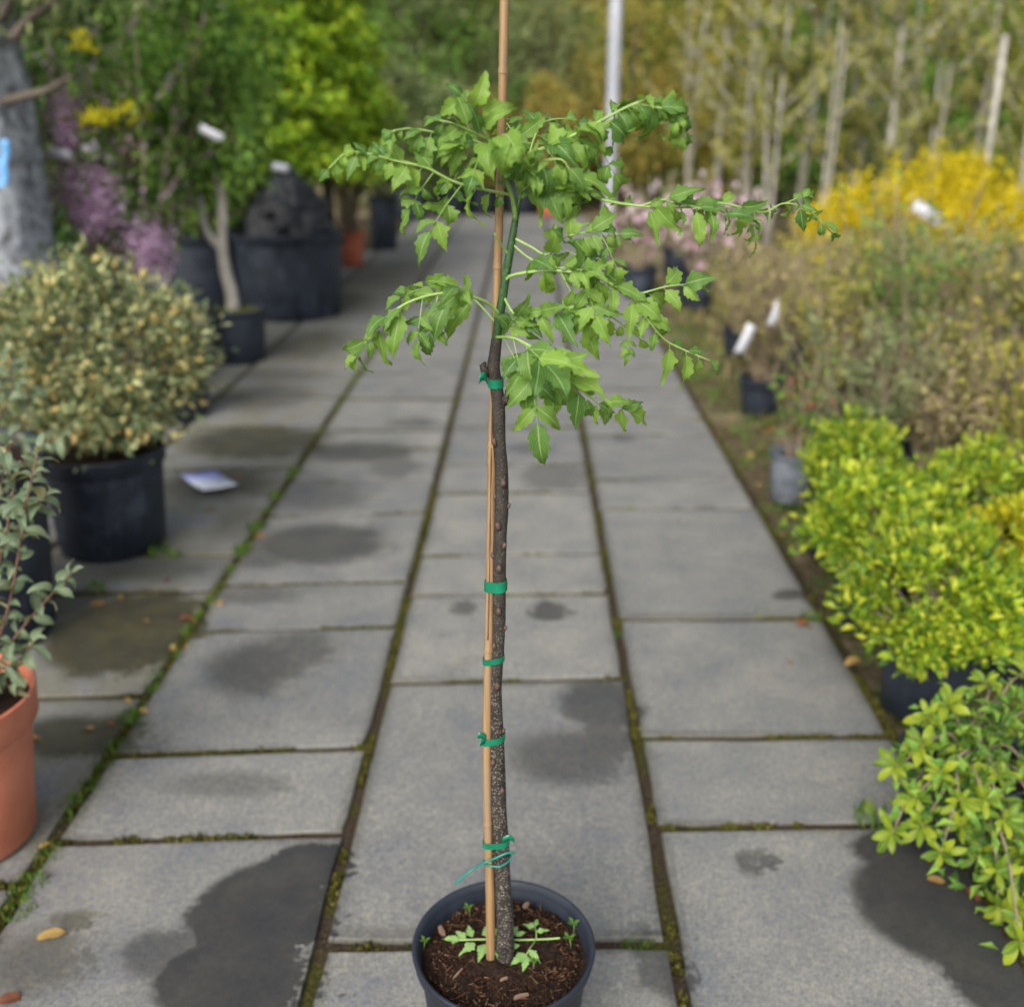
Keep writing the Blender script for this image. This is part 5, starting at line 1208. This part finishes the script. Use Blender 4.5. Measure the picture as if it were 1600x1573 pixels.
words = {'green': 'mid green leafy tree', 'lush': 'fresh bright green tree', 'dark': 'dark green bushy tree', 'greygreen': 'grey green airy tree', 'olive': 'olive yellow tree', 'amber': 'amber and orange tinted tree', 'brown': 'brownish thinly leaved tree'}
rr = random.Random(12)
def bgtree(px, Y, kind, s=1.0, row='front', near=None):
    c = atY(px, 183, Y); root = empty('background_tree', (c.x, Y, 0), ('%s %s' % (words[kind], near)) if near else '%s in the %s of the trees closing the view' % (words[kind], {'front': 'front rank', 'back': 'back rank'}[row]), 'tree', 'trees closing the view')
    cr, tr = PR[kind]
    for nm, me in (('crown', cr), ('trunk', tr)):
        o = link(nm, me, root)
    root.rotation_euler = (0, 0, rr.uniform(0, 6.28)); s2 = s * rr.uniform(.88, 1.1); root.scale = (s2, s2, s2)
NEAR = dict(zip([590, 660, 700, 780, 840, 900, 985, 1040, 1085, 1130, 1230, 1330, 1420, 1520, 1610], ['behind the orange pot and its brown shrub', 'behind the leftmost dark pot at the path end', 'behind the low dark pot at the path end', 'behind the bamboo stake', 'beyond the small red pot at the path end', 'next to the metal post on the path side', 'close to the metal post on the bed side', 'between the metal post and the thin young trees', 'at the path end of the row of thin young trees', 'behind the first thin young trees', 'behind the middle of the thin young trees', 'behind the thin young trees near the yellow bushes', 'behind the tallest yellow blossoming bush', 'behind the plain wooden stake', 'behind the last yellow blossoming bush']))
for px, k, s in [(590, 'greygreen', .75), (660, 'green', .8), (700, 'greygreen', .72), (780, 'olive', .75), (840, 'greygreen', .72), (900, 'amber', .68), (985, 'amber', .68), (1040, 'green', .8), (1085, 'amber', .62), (1130, 'olive', .7), (1230, 'green', .78), (1330, 'greygreen', .74), (1420, 'green', .8), (1520, 'green', .8), (1610, 'olive', .7)]:
    bgtree(px, 20 + rr.uniform(-1.2, 1.2), k, s, near=NEAR[px])
for i in range(22):
    px = -150 + i * 90
    k = ['dark', 'green', 'lush', 'dark', 'green', 'olive', 'green'][i % 7] if px > 520 else 'dark'
    if px > 1300: k = ['green', 'dark', 'green'][i % 3]
    bgtree(px, 26 + rr.uniform(-1, 1.5), k, 1.15, 'back')
for i in range(26): bgtree(-400 + i * 95, 32 + rr.uniform(-1, 1), ['dark', 'green', 'dark', 'lush'][i % 4], 1.5, 'back')

# ------------------------------------------------------------------ dead leaves on the paving and dirt
DL = [leaflet_mesh('fallen_leaf', 140 + s, M['dead_leaf'], lobes=0, aspect=.24, droop=.4 + .2 * s, wave=.03, fold=.15 + .1 * s, teeth=0) for s in range(5)]
RL = [leaflet_mesh('fallen_leaf', 150 + s, M['rust_leaf'], lobes=0, aspect=.24, droop=.4 + .3 * s, wave=.04, fold=.2 + .1 * s, teeth=0) for s in range(4)]
rr = random.Random(31)
def fallen(px, py, lpx, rust, ang, label, group=None, z=.006):
    p = ground(px, py, z); s = lpx * mpp(p) * 1.15
    me = rr.choice(RL if rust else DL); o = link('fallen_leaf', me)
    d = Vector((math.cos(ang), math.sin(ang), .08)); Mx = frame(d, (rr.uniform(-.2, .2), rr.uniform(-.3, .1), 1)).to_4x4(); Mx.translation = p - d * s * .5 + Vector((0, 0, s * .06)); o.matrix_local = Mx @ Matrix.Diagonal((s, s, s, 1))
    tag(o, label, 'dead leaf', group); return o
fallen(83, 1459, 42, False, .5, 'large flat yellow dead leaf lying on the dark stained corner slab')
fallen(18, 1560, 36, True, .4, 'brown dead leaf lying on the mossy slab next to the large yellow one')
fallen(293, 966, 24, True, .1, 'brick red dead leaf at the edge of the dark mossy slab')
fallen(72, 1318, 22, False, 1.0, 'pale yellow dead leaf beside the terracotta pot on the paving joint')
fallen(1465, 1375, 28, False, -.2, 'pale curled dead leaf on the wet slab under the glossy shrub')
fallen(1525, 1400, 34, True, -.9, 'curled rusty dead leaf on the wet slab under the glossy shrub')
fallen(1500, 1378, 30, False, .6, 'crumpled tan dead leaf between two others on the wet slab')
fallen(1235, 1035, 10, True, .2, 'tiny rusty leaf scrap lying alone on a dry slab')
fallen(1262, 975, 34, True, .1, 'long rusty dead leaf at a slab joint near the low shrubs')
for (px, py, l, r_) in [(193, 932, 18, 0), (155, 943, 22, 0), (262, 905, 18, 1), (270, 1011, 14, 0), (290, 1009, 13, 0), (56, 1152, 20, 0), (137, 1138, 20, 0), (174, 1130, 14, 1), (225, 1110, 18, 0), (200, 1094, 14, 0), (345, 942, 14, 0), (408, 838, 18, 0), (380, 880, 14, 1), (330, 795, 16, 0), (230, 970, 12, 0), (372, 745, 12, 1)]:
    fallen(px, py, l, r_, rr.uniform(0, 6.28), 'small dead leaf on the mossy paving beside the left-hand pots', 'dead leaves on the mossy paving')
for i in range(46):
    y = rr.uniform(1.7, 5.5); x = XJ4 + rr.uniform(.0, .42)
    p = Vector((x, y, 0.012)); s = rr.uniform(.03, .075); o = link('fallen_leaf', rr.choice(RL if rr.random() < .45 else DL))
    a = rr.uniform(0, 6.28); Mx = frame((math.cos(a), math.sin(a), rr.uniform(0, .3)), (rr.uniform(-.4, .4), rr.uniform(-.4, .4), 1)).to_4x4(); Mx.translation = p; o.matrix_local = Mx @ Matrix.Diagonal((s, s, s, 1))
    tag(o, 'dry dead leaf on the dirt strip between the paving and the low shrubs', 'dead leaf', 'dead leaves on the dirt strip')
